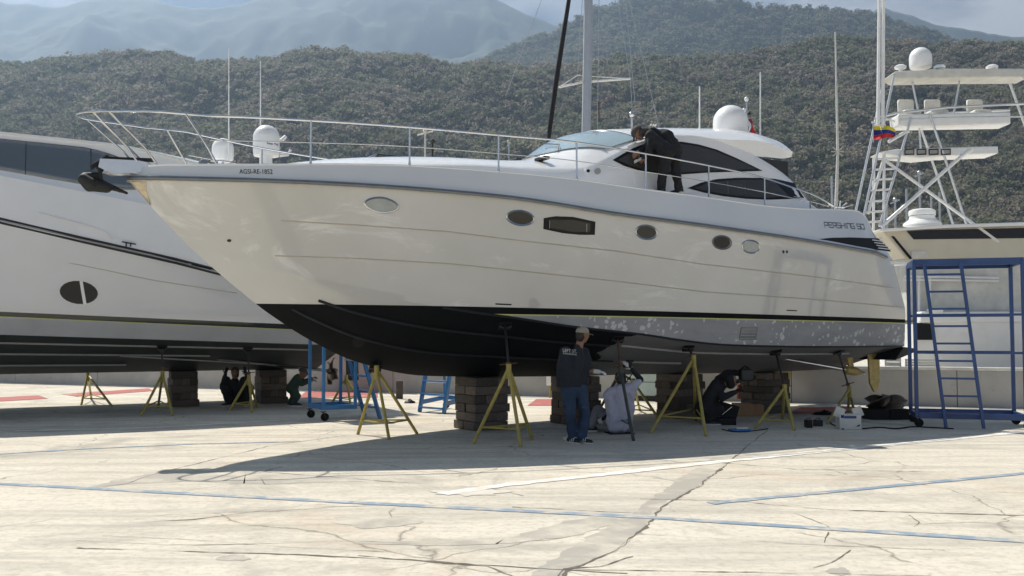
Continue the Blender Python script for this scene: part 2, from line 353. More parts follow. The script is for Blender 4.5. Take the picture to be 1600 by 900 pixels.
# ---------------------------------------------------------------- hills
def fbm(x, y, s, o=4): return noise.fractal(Vector((x*s, y*s, 3.3)), 1.0, 2.0, o)
def hill(name, ridge, D0, D1, nx, ny, amp, sc, mat, x0=-500, x1=2100, octv=4):
    rx, ry = zip(*ridge); rows = []
    for j in range(ny+6):
        v = j/ny; row = []
        for i in range(nx):
            px = x0+(x1-x0)*i/(nx-1); y = lerp(px, rx, ry)
            if v <= 1: D = D0+(D1-D0)*v
            else: D = D1+(D1-D0)*(v-1)
            X = (px-800)/F*D; zr = EYE+(HZ-y)/F*D1*1.003
            prof = (v**1.12 if v <= 1 else 1-(v-1)*.8)
            n1 = fbm(X, D, sc, octv)*amp*min(1, 2.2*v)*(1-.65*max(0, 1-abs(v-1)*5))
            row.append((X, D, max(-2, zr*prof+n1)-1.0*(v == 0)*3))
        rows.append(row)
    m = MB().grid(rows); o = m.build(name, mat, smooth=True, angle=180); return tag(o, kind='structure'), rows
def hill_mat(name, stops, scale):
    t = NT(name); v = t.coord(); t.col(t.ramp(t.noise(scale, 8, .65, v), stops)); t.set(.95, spec=.1); t.bump(t.noise(scale*3, 7, .75, v), .9, 3)
hill_mat('hill_near_soil', [(.35, (.075, .068, .05)), (.65, (.12, .105, .08))], .05)
hill_mat('hill_mid_soil', [(.35, (.06, .062, .04)), (.65, (.10, .095, .07))], .02)
hill_mat('mountain_far', [(.35, (.09, .11, .09)), (.65, (.14, .15, .12))], .006)
near_ridge = [(-500, 70), (-150, 92), (0, 104), (125, 101), (180, 91), (210, 89), (260, 93), (300, 108), (345, 111), (390, 108), (430, 100), (480, 93), (540, 89), (620, 88), (660, 93), (690, 104), (720, 108), (760, 103), (860, 103), (940, 96), (1040, 82), (1120, 74), (1220, 78), (1340, 70), (1480, 80), (1700, 60), (2100, 80)]
mid_ridge = [(-500, 420), (300, 330), (600, 180), (700, 118), (740, 103), (800, 76), (840, 52), (880, 37), (920, 10), (980, -8), (1060, -22), (1140, -18), (1190, 2), (1250, 14), (1300, 20), (1350, 25), (1400, 36), (1440, 45), (1475, 58), (1600, 100), (1750, 130), (2100, 160)]
far_ridge = [(-500, 21), (-100, 11), (60, -1), (125, -4), (200, 0), (240, 4), (270, 11), (290, 12), (330, 4), (400, -5), (480, -7), (520, -15), (600, -35), (700, -27), (760, -19), (820, 14), (870, 40), (1000, 60), (1200, 60), (1330, 45), (1370, 20), (1388, 8), (1405, 15), (1440, 21), (1476, 30), (1600, 50), (2100, 80)]
hill_near, rn = hill('hill_near', near_ridge, 480, 980, 220, 46, 34, .0055, 'hill_near_soil')
hill_mid, rm = hill('hill_middle', mid_ridge, 1080, 1850, 200, 44, 62, .003, 'hill_mid_soil')
hill_far, rf = hill('mountain_far', far_ridge, 2000, 3400, 420, 120, 140, .0021, 'mountain_far', octv=8)
# ---------------------------------------------------------------- the dry forest on the hills: one mass of crowns each
def crown_mat(name, stops):
    t = NT(name); oi = t.n('ObjectInfo'); r = oi.outputs['Random']
    c = t.ramp(r, stops); pv = t.noise(.012, 3, .55, oi.outputs['Location']); c = t.mix(t.ramp(pv, [(.42, 0), (.60, .75)]), c, (.235, .255, .15)); c = t.mix(t.ramp(t.noise(.02, 3, .55, oi.outputs['Location']), [(.50, 0), (.66, .6)]), c, (.36, .30, .255)); f = t.noise(1.2, 3, .6, t.coord()); t.col(t.mix(t.ramp(f, [(.3, .45), (.6, 0)]), c, (.045, .042, .03))); t.set(.9, spec=.05)
    tl = t.n('BsdfTranslucent'); t.l(t.p.inputs['Base Color'].links[0].from_socket, tl.inputs[0]); ms = t.n('MixShader'); ms.inputs[0].default_value = .5; t.l(t.p.outputs[0], ms.inputs[1]); t.l(tl.outputs[0], ms.inputs[2])
    t.l(ms.outputs[0], t.t.nodes['Material Output'].inputs['Surface'])
    return t
crown_mat('crown_near', [(0, (.27, .275, .17)), (.25, (.23, .245, .145)), (.45, (.33, .29, .245)), (.7, (.38, .335, .295)), (.9, (.30, .295, .20)), (1, (.42, .375, .27))])
crown_mat('crown_mid', [(0, (.19, .215, .13)), (.4, (.22, .245, .15)), (.7, (.29, .26, .20)), (1, (.22, .24, .15))])
def crown_mesh(name, seed, mat, nl=95):
    rnd = random.Random(seed); m = MB(); lobes = [(Vector((rnd.uniform(-.55, .55), rnd.uniform(-.55, .55), rnd.uniform(.15, .75))), rnd.uniform(.35, .6)) for _ in range(7)]
    for k in range(nl):
        c, r = rnd.choice(lobes); d = Vector((rnd.gauss(0, 1), rnd.gauss(0, 1), rnd.gauss(.25, 1))).normalized(); p = c+d*r*rnd.uniform(.7, 1.05)
        nn = (d+Vector((rnd.gauss(0, .5), rnd.gauss(0, .5), rnd.gauss(.2, .5)))).normalized(); a = nn.orthogonal().normalized(); a.rotate(Matrix.Rotation(rnd.uniform(0, 6.3), 3, nn)); b = nn.cross(a); s = rnd.uniform(.12, .24)
        m.add([p-a*s, p-b*s*.8, p+a*s, p+b*s*.7+nn*s*.3], [(0, 1, 2, 3)])
    m.tube([(0, 0, -.9), (.03, .02, .1), (.1, -.05, .5)], [.06, .045, .02], 5)
    return m.mesh(name, mat, smooth=False, fix=False)
def forest(name, label, rows, count, size, mat, seed, vmin=0.0, pxr=(-120, 1720)):
    rnd = random.Random(seed); ny, nx = len(rows), len(rows[0]); pts = []; scl = []
    A = np.array(rows)
    while len(pts) < count:
        u, v = rnd.uniform(0, nx-1.001), rnd.uniform(vmin, 1)*(ny-5); i, j = int(u), int(v)
        if j >= ny-1: continue
        p = (A[j, i]*(1-(u-i))+A[j, i+1]*(u-i))*(1-(v-j))+(A[j+1, i]*(1-(u-i))+A[j+1, i+1]*(u-i))*(v-j)
        px = 800+p[0]/p[1]*F
        if not pxr[0] < px < pxr[1] or p[2] < 1: continue
        if HZ-(p[2]-EYE)/p[1]*F > 500: continue
        d = fbm(p[0]+50, p[1], .014, 3)
        if fbm(p[0]-300, p[1]+90, .012, 3) > .42 and rnd.random() < .7: continue
        pts.append((p[0], p[1], p[2]+.25*size)); scl.append(size*(rnd.uniform(.6, 1.25)**1.2)*(1+.25*d))
    me = bpy.data.meshes.new(name); me.from_pydata(pts, [], []); at = me.attributes.new('size', 'FLOAT', 'POINT'); at.data.foreach_set('value', scl)
    o = bpy.data.objects.new(name, me); COL.objects.link(o); tag(o, label, 'forest', kind='stuff')
    src = []
    ng = bpy.data.node_groups.new(name, 'GeometryNodeTree'); ng.interface.new_socket('Geometry', in_out='INPUT', socket_type='NodeSocketGeometry'); ng.interface.new_socket('Geometry', in_out='OUTPUT', socket_type='NodeSocketGeometry')
    N = ng.nodes; gi = N.new('NodeGroupInput'); go = N.new('NodeGroupOutput'); m2p = N.new('GeometryNodeMeshToPoints'); iop = N.new('GeometryNodeInstanceOnPoints')
    g2i = N.new('GeometryNodeGeometryToInstance'); Lk = ng.links.new
    for q in range(5):
        so_ = bpy.data.objects.new('tree_crown_source', crown_mesh('tree_crown_source', seed*10+q, mat)); src.append(so_)
        oi = N.new('GeometryNodeObjectInfo'); oi.inputs['Object'].default_value = so_; oi.inputs['As Instance'].default_value = True
        Lk(oi.outputs['Geometry'], g2i.inputs[0])
    na = N.new('GeometryNodeInputNamedAttribute'); na.data_type = 'FLOAT'; na.inputs['Name'].default_value = 'size'
    rv = N.new('FunctionNodeRandomValue'); rv.data_type = 'FLOAT_VECTOR'; rv.inputs[0].default_value = (-.15, -.15, 0); rv.inputs[1].default_value = (.15, .15, 6.28)
    ri = N.new('FunctionNodeRandomValue'); ri.data_type = 'INT'; ri.inputs[4].default_value = 0; ri.inputs[5].default_value = 4
    iop.inputs['Pick Instance'].default_value = True
    Lk(gi.outputs[0], m2p.inputs[0]); Lk(m2p.outputs[0], iop.inputs['Points']); Lk(g2i.outputs[0], iop.inputs['Instance']); Lk(ri.outputs[2], iop.inputs['Instance Index'])
    Lk(rv.outputs[0], iop.inputs['Rotation']); Lk(na.outputs[0], iop.inputs['Scale']); Lk(iop.outputs[0], go.inputs[0])
    md = o.modifiers.new('scatter', 'NODES'); md.node_group = ng
    return o
forest('dry_forest', 'dry grey-green scrub forest covering the near hill', rn, 24000, 6.0, 'crown_near', 3)
forest('hill_forest', 'dark green forest on the taller hill behind to the right', rm, 18000, 9.0, 'crown_mid', 5, .15, (560, 1720))
# ---------------------------------------------------------------- hazy air
hz = MB(); hz.box((0, 2500, 649), (10000, 9000, 1300)); haze = hz.build('haze', 'steel', smooth=False); haze.data.materials.clear()
hm = bpy.data.materials.new('haze'); hm.use_nodes = True; ht = hm.node_tree; ht.nodes.clear(); ho = ht.nodes.new('ShaderNodeOutputMaterial'); hv = ht.nodes.new('ShaderNodeVolumePrincipled')
hv.inputs['Color'].default_value = (.52, .72, 1.0, 1); hv.inputs['Density'].default_value = .00024; hv.inputs['Anisotropy'].default_value = .55
ht.links.new(hv.outputs[0], ho.inputs['Volume']); haze.data.materials.append(hm); tag(haze, 'pale blue haze lying over the valley and hills', 'haze', kind='stuff')
# ================================================================ the motor yacht
BA = math.radians(31); YF = Frame(-5.4, 13.45, BA); LOA = 14.5
yacht = thing('motor_yacht', 'white sport motor yacht with black bottom propped on stands in the middle of the yard', 'yacht', (-5.4, 13.45, 0), BA)
b_rub = smooth_curve([0, .3, 1, 2, 3, 4, 5, 6, 7.5, 9, 11, 13, 14, 14.55], [0, .34, .78, 1.22, 1.55, 1.78, 1.94, 2.05, 2.14, 2.18, 2.17, 2.10, 2.02, 1.90])
b_chi = smooth_curve([0, .8, 1.5, 2.5, 3.5, 4.8, 6, 7.5, 9, 11, 14.6], [0, .02, .28, .70, 1.06, 1.41, 1.63, 1.80, 1.88, 1.90, 1.83])
def zcurve(px, b, pre=(), post=()):
    P = [YF.cast(x, y, b) for x, y in px]; P = list(pre)+[(p.x, p.z) for p in P]+list(post); return smooth_curve([p[0] for p in P], [p[1] for p in P], 400)
z_rub = zcurve([(300, 278.5), (400, 281), (520, 286), (700, 298.5), (820, 311), (960, 333), (1110, 353), (1260, 375), (1340, 389), (1392, 398)], lambda s, z: b_rub(s), [(0, 3.80)], [(14.6, 3.10)])
z_top = zcurve([(300, 258.5), (420, 258), (560, 257.5), (640, 259.5), (780, 268.5), (900, 280), (1000, 294.5), (1110, 309), (1195, 321), (1260, 326), (1339, 328)], lambda s, z: b_rub(s)-.12, [(0, 3.93), (.3, 3.965)], [(13.15, 3.95), (13.75, 3.72), (14.25, 3.46), (14.45, 3.25), (14.6, 3.16)])
z_kee = zcurve([(235, 322), (295, 385), (400, 475), (445, 507), (473, 525), (537, 558), (580, 572), (620, 582), (660, 587), (760, 588.5), (870, 588), (1000, 585), (1185, 582)], 0, [(0, 3.76)], [(14.6, .84)])
z_chi = zcurve([(741, 488), (800, 496), (900, 511), (1000, 522), (1060, 531), (1120, 538), (1200, 541), (1300, 542), (1418, 541)], lambda s, z: b_chi(s), [(0, 3.3), (.8, 2.92), (1.5, 2.68), (2.5, 2.37), (3.6, 2.12)], [(14.6, 1.36)])
def section(s):
    """(half-breadth, height) pairs from the keel up to the rubbing rail; rows 0-10 bottom, 10-26 topside"""
    zk, zr, br = z_kee(s), z_rub(s), b_rub(s); zc, bc = z_chi(s), b_chi(s)
    if zc <= zk+.01: zc, bc = zk+.01, .004
    zk = min(zk, zr-.03); zc = min(zc, zr-.02)
    q = lerp(s, [1, 3, 6, 10], [1.05, 1.22, 1.12, 1.02]); p = lerp(s, [0, 2, 4, 7, 15], [1.12, 1.12, 1.02, .85, .72]); out = []
    for i in range(11): t = i/10; out.append((bc*t, zk+(zc-zk)*t**q))
    for i in range(1, 17): t = i/16; out.append((bc+(br-bc)*t**p, zc+(zr-zc)*t))
    return out
SX = [0, .04, .1, .2, .32]+[.45+k*.15 for k in range(int(14.05/.15)+1)]; SX = [s for s in SX if s < 14.5]+[14.5]
SECT = [section(s) for s in SX]; SZ = [[z for b, z in r] for r in SECT]; SB = [[b for b, z in r] for r in SECT]
def hull_b(s, z):
    i = min(max(int(np.searchsorted(SX, s))-1, 0), len(SX)-2); t = min(max((s-SX[i])/(SX[i+1]-SX[i]), 0), 1)
    return (1-t)*lerp(z, SZ[i], SB[i])+t*lerp(z, SZ[i+1], SB[i+1])
def transom_in(s, z):        # the transom leans: the lower hull ends a little further forward
    return 0
# --- hull paint
boot = [YF.cast(x, y, hull_b) for x, y in [(440, 475.6), (840, 480), (1140, 490), (1420, 499)]], [YF.cast(x, y, hull_b) for x, y in [(440, 486), (840, 492.5), (1140, 498), (1420, 504)]]
def fit(P):
    a, b = np.polyfit([p.x for p in P], [p.z for p in P], 1); return float(a), float(b)
BT, BBm = fit(boot[0]), fit(boot[1]); S_GREY = YF.cast(741, 488, hull_b).x
def hull_mat(name, bottom):
    t = NT(name); c = t.n('TexCoord'); sp = t.n('SeparateXYZ'); t.l(c.outputs['Object'], sp.inputs[0]); X, Z = sp.outputs[0], sp.outputs[2]; v = t.coord()
    above = lambda ab, off=0: t.math('GREATER_THAN', Z, t.math('MULTIPLY_ADD', X, ab[0], ab[1]+off))
    wn = t.noise(.5, 5, .6, v); white = t.ramp(wn, [(.3, (.52, .52, .495)), (.7, (.60, .60, .585))])
    scuff = t.noise(1.3, 9, .72, t.coord((.5, 1, 3)), .8)
    white = t.mix(t.ramp(scuff, [(.56, 0), (.72, .30)]), white, (.55, .53, .46)); pol = t.noise(.8, 7, .7, t.coord((.6, 1, 1.6), (4, 0, 2), (0, .25, 0)), 1.2); white = t.mix(t.ramp(pol, [(.57, 0), (.68, .5)]), white, (.83, .84, .83))
    bn = t.noise(.9, 7, .65, v); black = t.ramp(bn, [(.3, (.004, .0045, .006)), (.7, (.010, .011, .012))])
    scr = t.noise(5, 8, .75, t.coord((.25, 1, 4)), .5); black = t.mix(t.ramp(scr, [(.62, 0), (.72, .25)]), black, (.035, .033, .026))
    grey = t.ramp(t.noise(2.2, 7, .65, t.coord((.6, 1, 1.6))), [(.3, (.27, .278, .30)), (.7, (.36, .37, .39))])
    if not bottom:
        vo = t.n('TexVoronoi', feature='F1'); vo.inputs['Scale'].default_value = 9; vo.inputs['Randomness'].default_value = 1
        wv = t.n('VectorMath', operation='MULTIPLY_ADD'); nz = t.n('TexNoise'); nz.inputs['Scale'].default_value = 14; t.l(v, nz.inputs['Vector']); t.l(nz.outputs['Color'], wv.inputs[0]); wv.inputs[1].default_value = (.10, .10, .10); t.l(v, wv.inputs[2])
        t.l(wv.outputs[0], vo.inputs['Vector'])
        size = t.math('MULTIPLY', t.ramp(t.noise(.9, 3, .5, v), [(.30, .3), (.60, 1)]), .62)
        spot = t.math('LESS_THAN', vo.outputs['Distance'], t.math('MULTIPLY', size, t.n('SeparateColor').outputs[0]))
        sc = spot.node.inputs[1].links[0].from_node.inputs[1].links[0].from_node; t.l(vo.outputs['Color'], sc.inputs[0])
        grey = t.mix(t.math('MULTIPLY', spot, .8), grey, (.62, .63, .62))
        low = t.mix(t.math('GREATER_THAN', X, S_GREY), black, grey)
    else:
        edge = t.math('ADD', X, t.math('MULTIPLY', t.noise(2.0, 4, .5, v), 1.1))
        edge = t.math('ADD', edge, t.math('MULTIPLY', Z, .0))
        low = t.mix(t.math('GREATER_THAN', edge, 8.0), black, t.mix(.55, grey, (.10, .10, .10)))
    c1 = t.mix(above(BBm), low, black); c1 = t.mix(t.math('MULTIPLY', above(BBm, -.016), t.math('SUBTRACT', 1.0, above(BBm))), c1, (.60, .62, .20)) if not bottom else c1
    c2 = t.mix(above(BT), c1, white); t.col(c2)
    gl = t.mix(above(BT), (.7,)*3, (.16,)*3); t.l(gl, t.p.inputs['Roughness']); t.l(t.math('MULTIPLY_ADD', above(BT), .4, .1), t.p.inputs['Specular IOR Level']); t.l(t.math('MULTIPLY', above(BT), .75), t.p.inputs['Coat Weight']); t.p.inputs['Coat Roughness'].default_value = .04
    t.bump(t.noise(.55, 3, .5, t.coord((1, 1, 1.8))), .10, .06)
hull_mat('hull_topside', False); hull_mat('hull_bottom', True)
def lean(p):                  # the stern is raked: its upper part stands further forward
    x, y, z = p; k = min(max((x-13.0)/1.5, 0), 1); k = k*k*(3-2*k); return (x-.42*max(0, z-2.1)*k, y*(1-.05*k), z)
hm_ = MB()
rows_p = [[lean((s, -b, z)) for b, z in r] for s, r in zip(SX, SECT)]; rows_s = [[lean((s, b, z)) for b, z in r] for s, r in zip(SX, SECT)]
for rows in (rows_p, rows_s):
    hm_.grid([r[:11] for r in rows], mi=1); hm_.grid([r[10:] for r in rows], mi=0)
# transom: closes the last section
last = SECT[-1]; tr = [lean((SX[-1], -b, z)) for b, z in last]+[lean((SX[-1], b, z)) for b, z in reversed(last)]
hm_.add(tr, [tuple(range(len(tr)))], 0)
me = hm_.mesh('hull', ['hull_topside', 'hull_bottom'], True, 24, fix=False)
bm = bmesh.new(); bm.from_mesh(me); bmesh.ops.remove_doubles(bm, verts=bm.verts, dist=.0015); bmesh.ops.recalc_face_normals(bm, faces=bm.faces); bm.to_mesh(me); bm.free(); me.shade_smooth(); me.set_sharp_from_angle(angle=math.radians(22))
hull = part('hull', me, yacht)
# --- bulwark above the rail
t = NT('bulwark_gel'); v = t.coord(); t.col(t.ramp(t.noise(.6, 4, .5, v), [(.3, (.64, .67, .70)), (.7, (.70, .73, .76))])); t.set(.2, 0, .9); t.bump(t.noise(.4, 2, .5, v), .04, .05)
def b_bul(s, k):             # half-breadth of the bulwark, k from 0 at the rail to 1 at its top
    h = z_top(s)-z_rub(s); return max(0, b_rub(s)+.012*(k < .04)-(.02+.27*h*k)*min(1, s/.5+.25))
def bul_row(s, sg, n=7):
    zr, zt = z_rub(s), z_top(s); return [lean((s+.05*(1-min(1, s/.4))*k/n, sg*b_bul(s, k/n), zr+(zt-zr)*(k/n))) for k in range(n+1)]
bw = MB()
for sg in (-1, 1): bw.grid([bul_row(s, sg) for s in SX])
bul = bw.build('bulwark', 'bulwark_gel', yacht, angle=25)
for sg in (-1, 1): MB().tube([lean((s+.05*(1-min(1, s/.4)), sg*(b_bul(s, 1)-.008), z_top(s)+.002)) for s in SX if .1 < s < 14], .016, 6).build('lit_edge_strip', 'white_gel', bul)  # thin white strip added along the bulwark top to give a lit line
# --- deck between the bulwarks, lightly cambered
dk = MB(); dk.grid([[(s+.05*(1-min(1, s/.4)), y*b_bul(s, 1), min(z_top(s), 3.99 if s > 12 else 9)-.004+.07*(1-y*y)*min(1, s)) for y in np.linspace(-1, 1, 13)] for s in SX if s < 12.9])
dk.build('deck', 'white_gel', yacht, angle=60)
# cockpit sole and bathing platform aft
ck = MB(); ck.box((13.55, 0, 3.02), (1.9, 3.7, .06)); ck.build('cockpit_sole', 'white_gel', yacht)
# --- rubbing rail: steel strip on a grey fender
simple('rail_grey', (.16, .18, .20), .3, .4, .3); simple('groove', (.50, .46, .38), .4, 0, .3)
for sg in (-1, 1):
    P = [lean((s-.02*(s < .1), sg*(b_rub(s)+.012), z_rub(s)-.01)) for s in SX if s <= 14.2]
    MB().tube(P, .034, 8).build('rubbing_rail', 'rail_grey', yacht)
    MB().tube([(x, y+sg*.018, z-.036) for x, y, z in P], .009, 6).build('rail_trim', 'groove', yacht)
# --- pressed lines along the topside
def side_line(px, r, off=.004, n=14, surf=hull_b):
    P = []
    for (x0, y0), (x1, y1) in zip(px[:-1], px[1:]):
        for k in range(n):
            p = YF.cast(x0+(x1-x0)*k/n, y0+(y1-y0)*k/n, surf); P.append((p.x, p.y-off+r*.6, p.z))
    p = YF.cast(*px[-1], surf); P.append((p.x, p.y-off+r*.6, p.z)); return P
for px in ([(440, 345), (560, 352), (700, 362), (820, 377), (960, 392), (1100, 413), (1260, 431), (1400, 450)], [(430, 400), (560, 404), (700, 412), (780, 420), (960, 439), (1100, 456), (1260, 467), (1410, 480)]):
    P = side_line(px, .011)
    MB().tube(P, .011, 6).build('styling_line', 'groove', yacht); MB().tube([(x, -y, z) for x, y, z in P], .011, 6).build('styling_line', 'groove', yacht)
# --- spray rails on the bottom
simple('strake_grey', (.022, .024, .028), .5, spec=.25); simple('strake_pale', (.36, .36, .35), .6)
def strake(fr, s0, s1):
    P = []
    for s in np.arange(s0, s1, .2):
        r = section(s); i = fr*10; k = int(i); f = i-k; b = r[k][0]*(1-f)+r[k+1][0]*f; z = r[k][1]*(1-f)+r[k+1][1]*f; P.append((s, b, z))
    return P
for fr, s0, s1, mt in ((.42, 2.3, 8.0, 'strake_grey'), (.74, 2.6, 7.6, 'strake_grey'), (.42, 8.02, 9.6, 'strake_pale'), (.76, 7.62, 13.4, 'strake_pale')):
    P = strake(fr, s0, s1)
    for sg in (-1, 1): MB().tube([(s, sg*b, z-.004) for s, b, z in P], .024, 6).build('spray_rail', mt, yacht)
P = [(s, b_chi(s), z_chi(s)) for s in np.arange(4.3, 14.5, .2)]
for sg in (-1, 1): MB().tube([(s, sg*b, z) for s, b, z in P], .02, 6).build('chine_rail', 'strake_grey', yacht)
# --- shapes laid on a side from photo outlines
def on_surf(px, surf, off): p = YF.cast(px[0], px[1], surf); return Vector((p.x, p.y-off, p.z))
def densify(px, n=4):
    return [(a[0]+(b[0]-a[0])*k/n, a[1]+(b[1]-a[1])*k/n) for a, b in zip(px, px[1:]+px[:1]) for k in range(n)]
def patch(name, px, surf, mat, parent, off=.006, depth=.02, rings=4, mirror=True, dens=3):
    """a plate that follows the side: outline in photo pixels, off = how proud of the side"""
    px = densify(px, dens); n = len(px); cx = sum(p[0] for p in px)/n; cy = sum(p[1] for p in px)/n; m = MB(); R = []
    for r in range(rings): f = 1-r/rings; R.append([on_surf((cx+(x-cx)*f, cy+(y-cy)*f), surf, off) for x, y in px])
    back = [p+Vector((0, depth, 0)) for p in R[0]]; c = on_surf((cx, cy), surf, off)
    m.grid([back]+R, close_u=True); o = len(m.v); m.add([c], []); m.f += [((rings)*n+k, (rings)*n+(k+1) % n, o) for k in range(n)]; m.mi += [0]*n
    ob = m.build(name, mat, parent, angle=40)
    if mirror:
        m2 = MB(); m2.v = [(x, -y, z) for x, y, z in m.v]; m2.f = list(m.f); m2.mi = list(m.mi); m2.build(name, mat, parent, angle=40)
    return ob
def rim(name, px, surf, mat, parent, r, off=0, mirror=True, dens=4):
    P = [on_surf(p, surf, off) for p in densify(px, dens)]
    ob = MB().tube(P, r, 6, True).build(name, mat, parent)
    if mirror: MB().tube([(p.x, -p.y, p.z) for p in P], r, 6, True).build(name, mat, parent)
    return ob
def oval(cx, cy, rx, ry, rot=8, n=20, pw=1.0):
    c, s = math.cos(math.radians(rot)), math.sin(math.radians(rot)); out = []
    for k in range(n):
        a = 2*math.pi*k/n; x = rx*math.copysign(abs(math.cos(a))**pw, math.cos(a)); y = ry*math.copysign(abs(math.sin(a))**pw, math.sin(a)); out.append((cx+x*c-y*s, cy+x*s+y*c))
    return out
simple('glass_olive', (.028, .028, .023), .15, 0, .25, spec=.3); simple('glass_pale', (.33, .36, .36), .15, 0, .8); simple('glass_black', (.006, .0065, .007), .15, 0, .15, spec=.3)
for cx, cy, rx, ry, mt, pw in ((595, 320, 26, 11, 'glass_pale', 1.15), (812, 340, 21, 10.5, 'glass_olive', 1.08), (1009, 362.5, 16, 10, 'glass_olive', 1.0), (1127, 378.5, 14, 9.5, 'glass_black', 1.0), (1172, 385, 13, 9, 'glass_pale', 1.0)):
    ph = patch('porthole', oval(cx, cy, rx, ry, 7, pw=pw), hull_b, mt, yacht, .004, .03)
    rim('porthole_rim', oval(cx+1, cy+.4, rx+.8, ry+.8, 7, pw=pw), hull_b, 'steel' if mt != 'glass_black' else 'rail_grey', ph, .015)
wpx = [(849.5, 341), (868, 338), (895, 339), (930, 346.5), (929, 367), (905, 367), (880, 364.5), (849, 358)]
hw = patch('hull_window', wpx, hull_b, 'black_trim', yacht, .008, .03)
patch('pane', [(858, 343.5), (895, 343.5), (922, 349), (921.5, 362.5), (895, 362.5), (858, 356)], hull_b, 'glass_olive', hw, .012, .01)
for x in (858, 916): MB().tube([on_surf((x, 345+(x-858)*.08), hull_b, .013), on_surf((x, 357+(x-858)*.1), hull_b, .013)], .006, 5).build('curtain_edge', 'strake_pale', hw)
# drain slots, vents, light fittings
for q in ([(774, 474), (799, 475), (799, 477), (774, 476)], [(1229, 484), (1245, 484.8), (1245, 486.4), (1229, 485.6)]): patch('drain_slot', q, hull_b, 'black_trim', yacht, .005, .02)
for x in (1224, 1229.5): patch('side_fitting', oval(x, 393.5, 1.6, 2.6, 0, 8), hull_b, 'dark_metal', yacht, .006, .02)
patch('side_fitting', oval(358, 376, 3.6, 2.4, 0, 8), hull_b, 'dark_metal', yacht, .006, .02, mirror=False)
patch('thruster_mouth', oval(561, 534, 10, 9, -30, 14), hull_b, 'rubber', yacht, .006, .02)
gq = patch('intake_grille', [(1158, 511), (1184, 511), (1181, 531), (1154, 531)], hull_b, 'rail_grey', yacht, .008, .02)
for k in range(4): MB().tube([on_surf((1158-k, 514+5*k), hull_b, .012), on_surf((1180-k*.6, 514+5*k), hull_b, .012)], .008, 5).build('slat', 'strake_pale', gq)
# bow plate: bare stainless triangle on the stem
simple('stem_steel', (.50, .44, .34), .25, .9, 0, .3, 9)
patch('stem_plate', [(204, 284), (228, 284.5), (229, 300), (235, 321)], lambda s, z: hull_b(s, z)+.002, 'stem_steel', yacht, .006, .01)
# engine air intake with louvres in the aft bulwark
def bul_b(s, z):
    zr, zt = z_rub(s), z_top(s); return b_bul(s, min(max((z-zr)/max(.02, zt-zr), 0), 1))
vq = [(1279, 373.5), (1300, 371.5), (1330, 371), (1372, 372.5), (1379, 379), (1386, 386), (1392, 393), (1370, 390), (1340, 385), (1310, 379)]
vt = patch('air_intake', vq, bul_b, 'black_trim', yacht, .006, .03, dens=4)
for k in range(4):
    y = 375+4.2*k; MB().tube([on_surf((1362+3*k, y), bul_b, .02), on_surf((1378+4*k, y+2.2), bul_b, .025)], .012, 6).build('louvre', 'bulwark_gel', vt)
# --- lettering
def letter_on(name, txt, px0, px1, h, surf, mat, offset=.0, strokes=None):
    """text laid along the side between two photo pixels (baseline), letter height h in metres"""
    a, b = YF.cast(*px0, surf), YF.cast(*px1, surf); ln = (b-a).length
    if strokes is None:
        me = text_mesh(txt, 1, 0, offset); w = max(v.co.x for v in me.vertices); hh = max(v.co.y for v in me.vertices); V = [(v.co.x/w, v.co.y/hh) for v in me.vertices]; Fc = [tuple(p.vertices) for p in me.polygons]
    else:
        V, Fc = strokes
    out = []
    for u, q in V:
        s = a.x+(b.x-a.x)*u; z = a.z+(b.z-a.z)*u+q*h; out.append((s, -surf(s, z)-.004, z))
    m = MB(); m.add(out, Fc); return m.build(name, mat, yacht, smooth=False, fix=False)
letter_on('registration_lettering', 'AGSI-RE-1852', (374, 271.5), (426, 271.8), .068, bul_b, 'black_trim', .008)
GL = {'P': [[(0, 0), (0, 1), (1, 1), (1, .42), (.25, .42)]], 'E': [[(1, 1), (0, 1), (0, 0), (1, 0)], [(0, .5), (.85, .5)]], 'R': [[(0, 0), (0, 1), (1, 1), (1, .45), (.3, .45)], [(.55, .45), (1, 0)]], 'S': [[(1, 1), (0, 1), (0, .52), (1, .52), (1, 0), (0, 0)]],
      'H': [[(0, 0), (0, 1)], [(0, .5), (1, .5)], [(1, 0), (1, 1)]], 'I': [[(.5, 0), (.5, 1)]], 'N': [[(0, 0), (0, 1), (1, 1), (1, 0)]], 'G': [[(1, 1), (0, 1), (0, 0), (1, 0), (1, .5), (.5, .5)]], '5': [[(1, 1), (0, 1), (0, .52), (1, .52), (1, 0), (0, 0)]], '0': [[(0, 0), (0, 1), (1, 1), (1, 0), (0, 0)]], ' ': []}
x = 0; word = 'PERSHING 50'; adv = {'I': .55, ' ': .6}
tot = sum(adv.get(c, 1.25) for c in word)-.25
for c in word:
    V, Fc = [], []
    w = 1.0 if c not in adv else adv[c]-.25
    for st in GL[c]:
        P = [(x+p[0]*w, p[1]) for p in st]
        for (x0, y0), (x1, y1) in zip(P[:-1], P[1:]):
            d = math.hypot(x1-x0, (y1-y0)*.8) or 1; k = .085; nx_, ny_ = -(y1-y0)*.8/d*k, (x1-x0)/d*k*1.25; ex, ey = (x1-x0)/d*k, (y1-y0)*.8/d*k
            o = len(V); V += [((x0-ex+nx_)/tot, y0-ey+ny_), ((x0-ex-nx_)/tot, y0-ey-ny_), ((x1+ex-nx_)/tot, y1+ey-ny_), ((x1+ex+nx_)/tot, y1+ey+ny_)]; Fc.append((o, o+1, o+2, o+3))
    x += adv.get(c, 1.25)
    if V: letter_on('name_letter', word, (1289, 355), (1351, 358), .095, bul_b, 'rail_grey', strokes=(V, Fc))
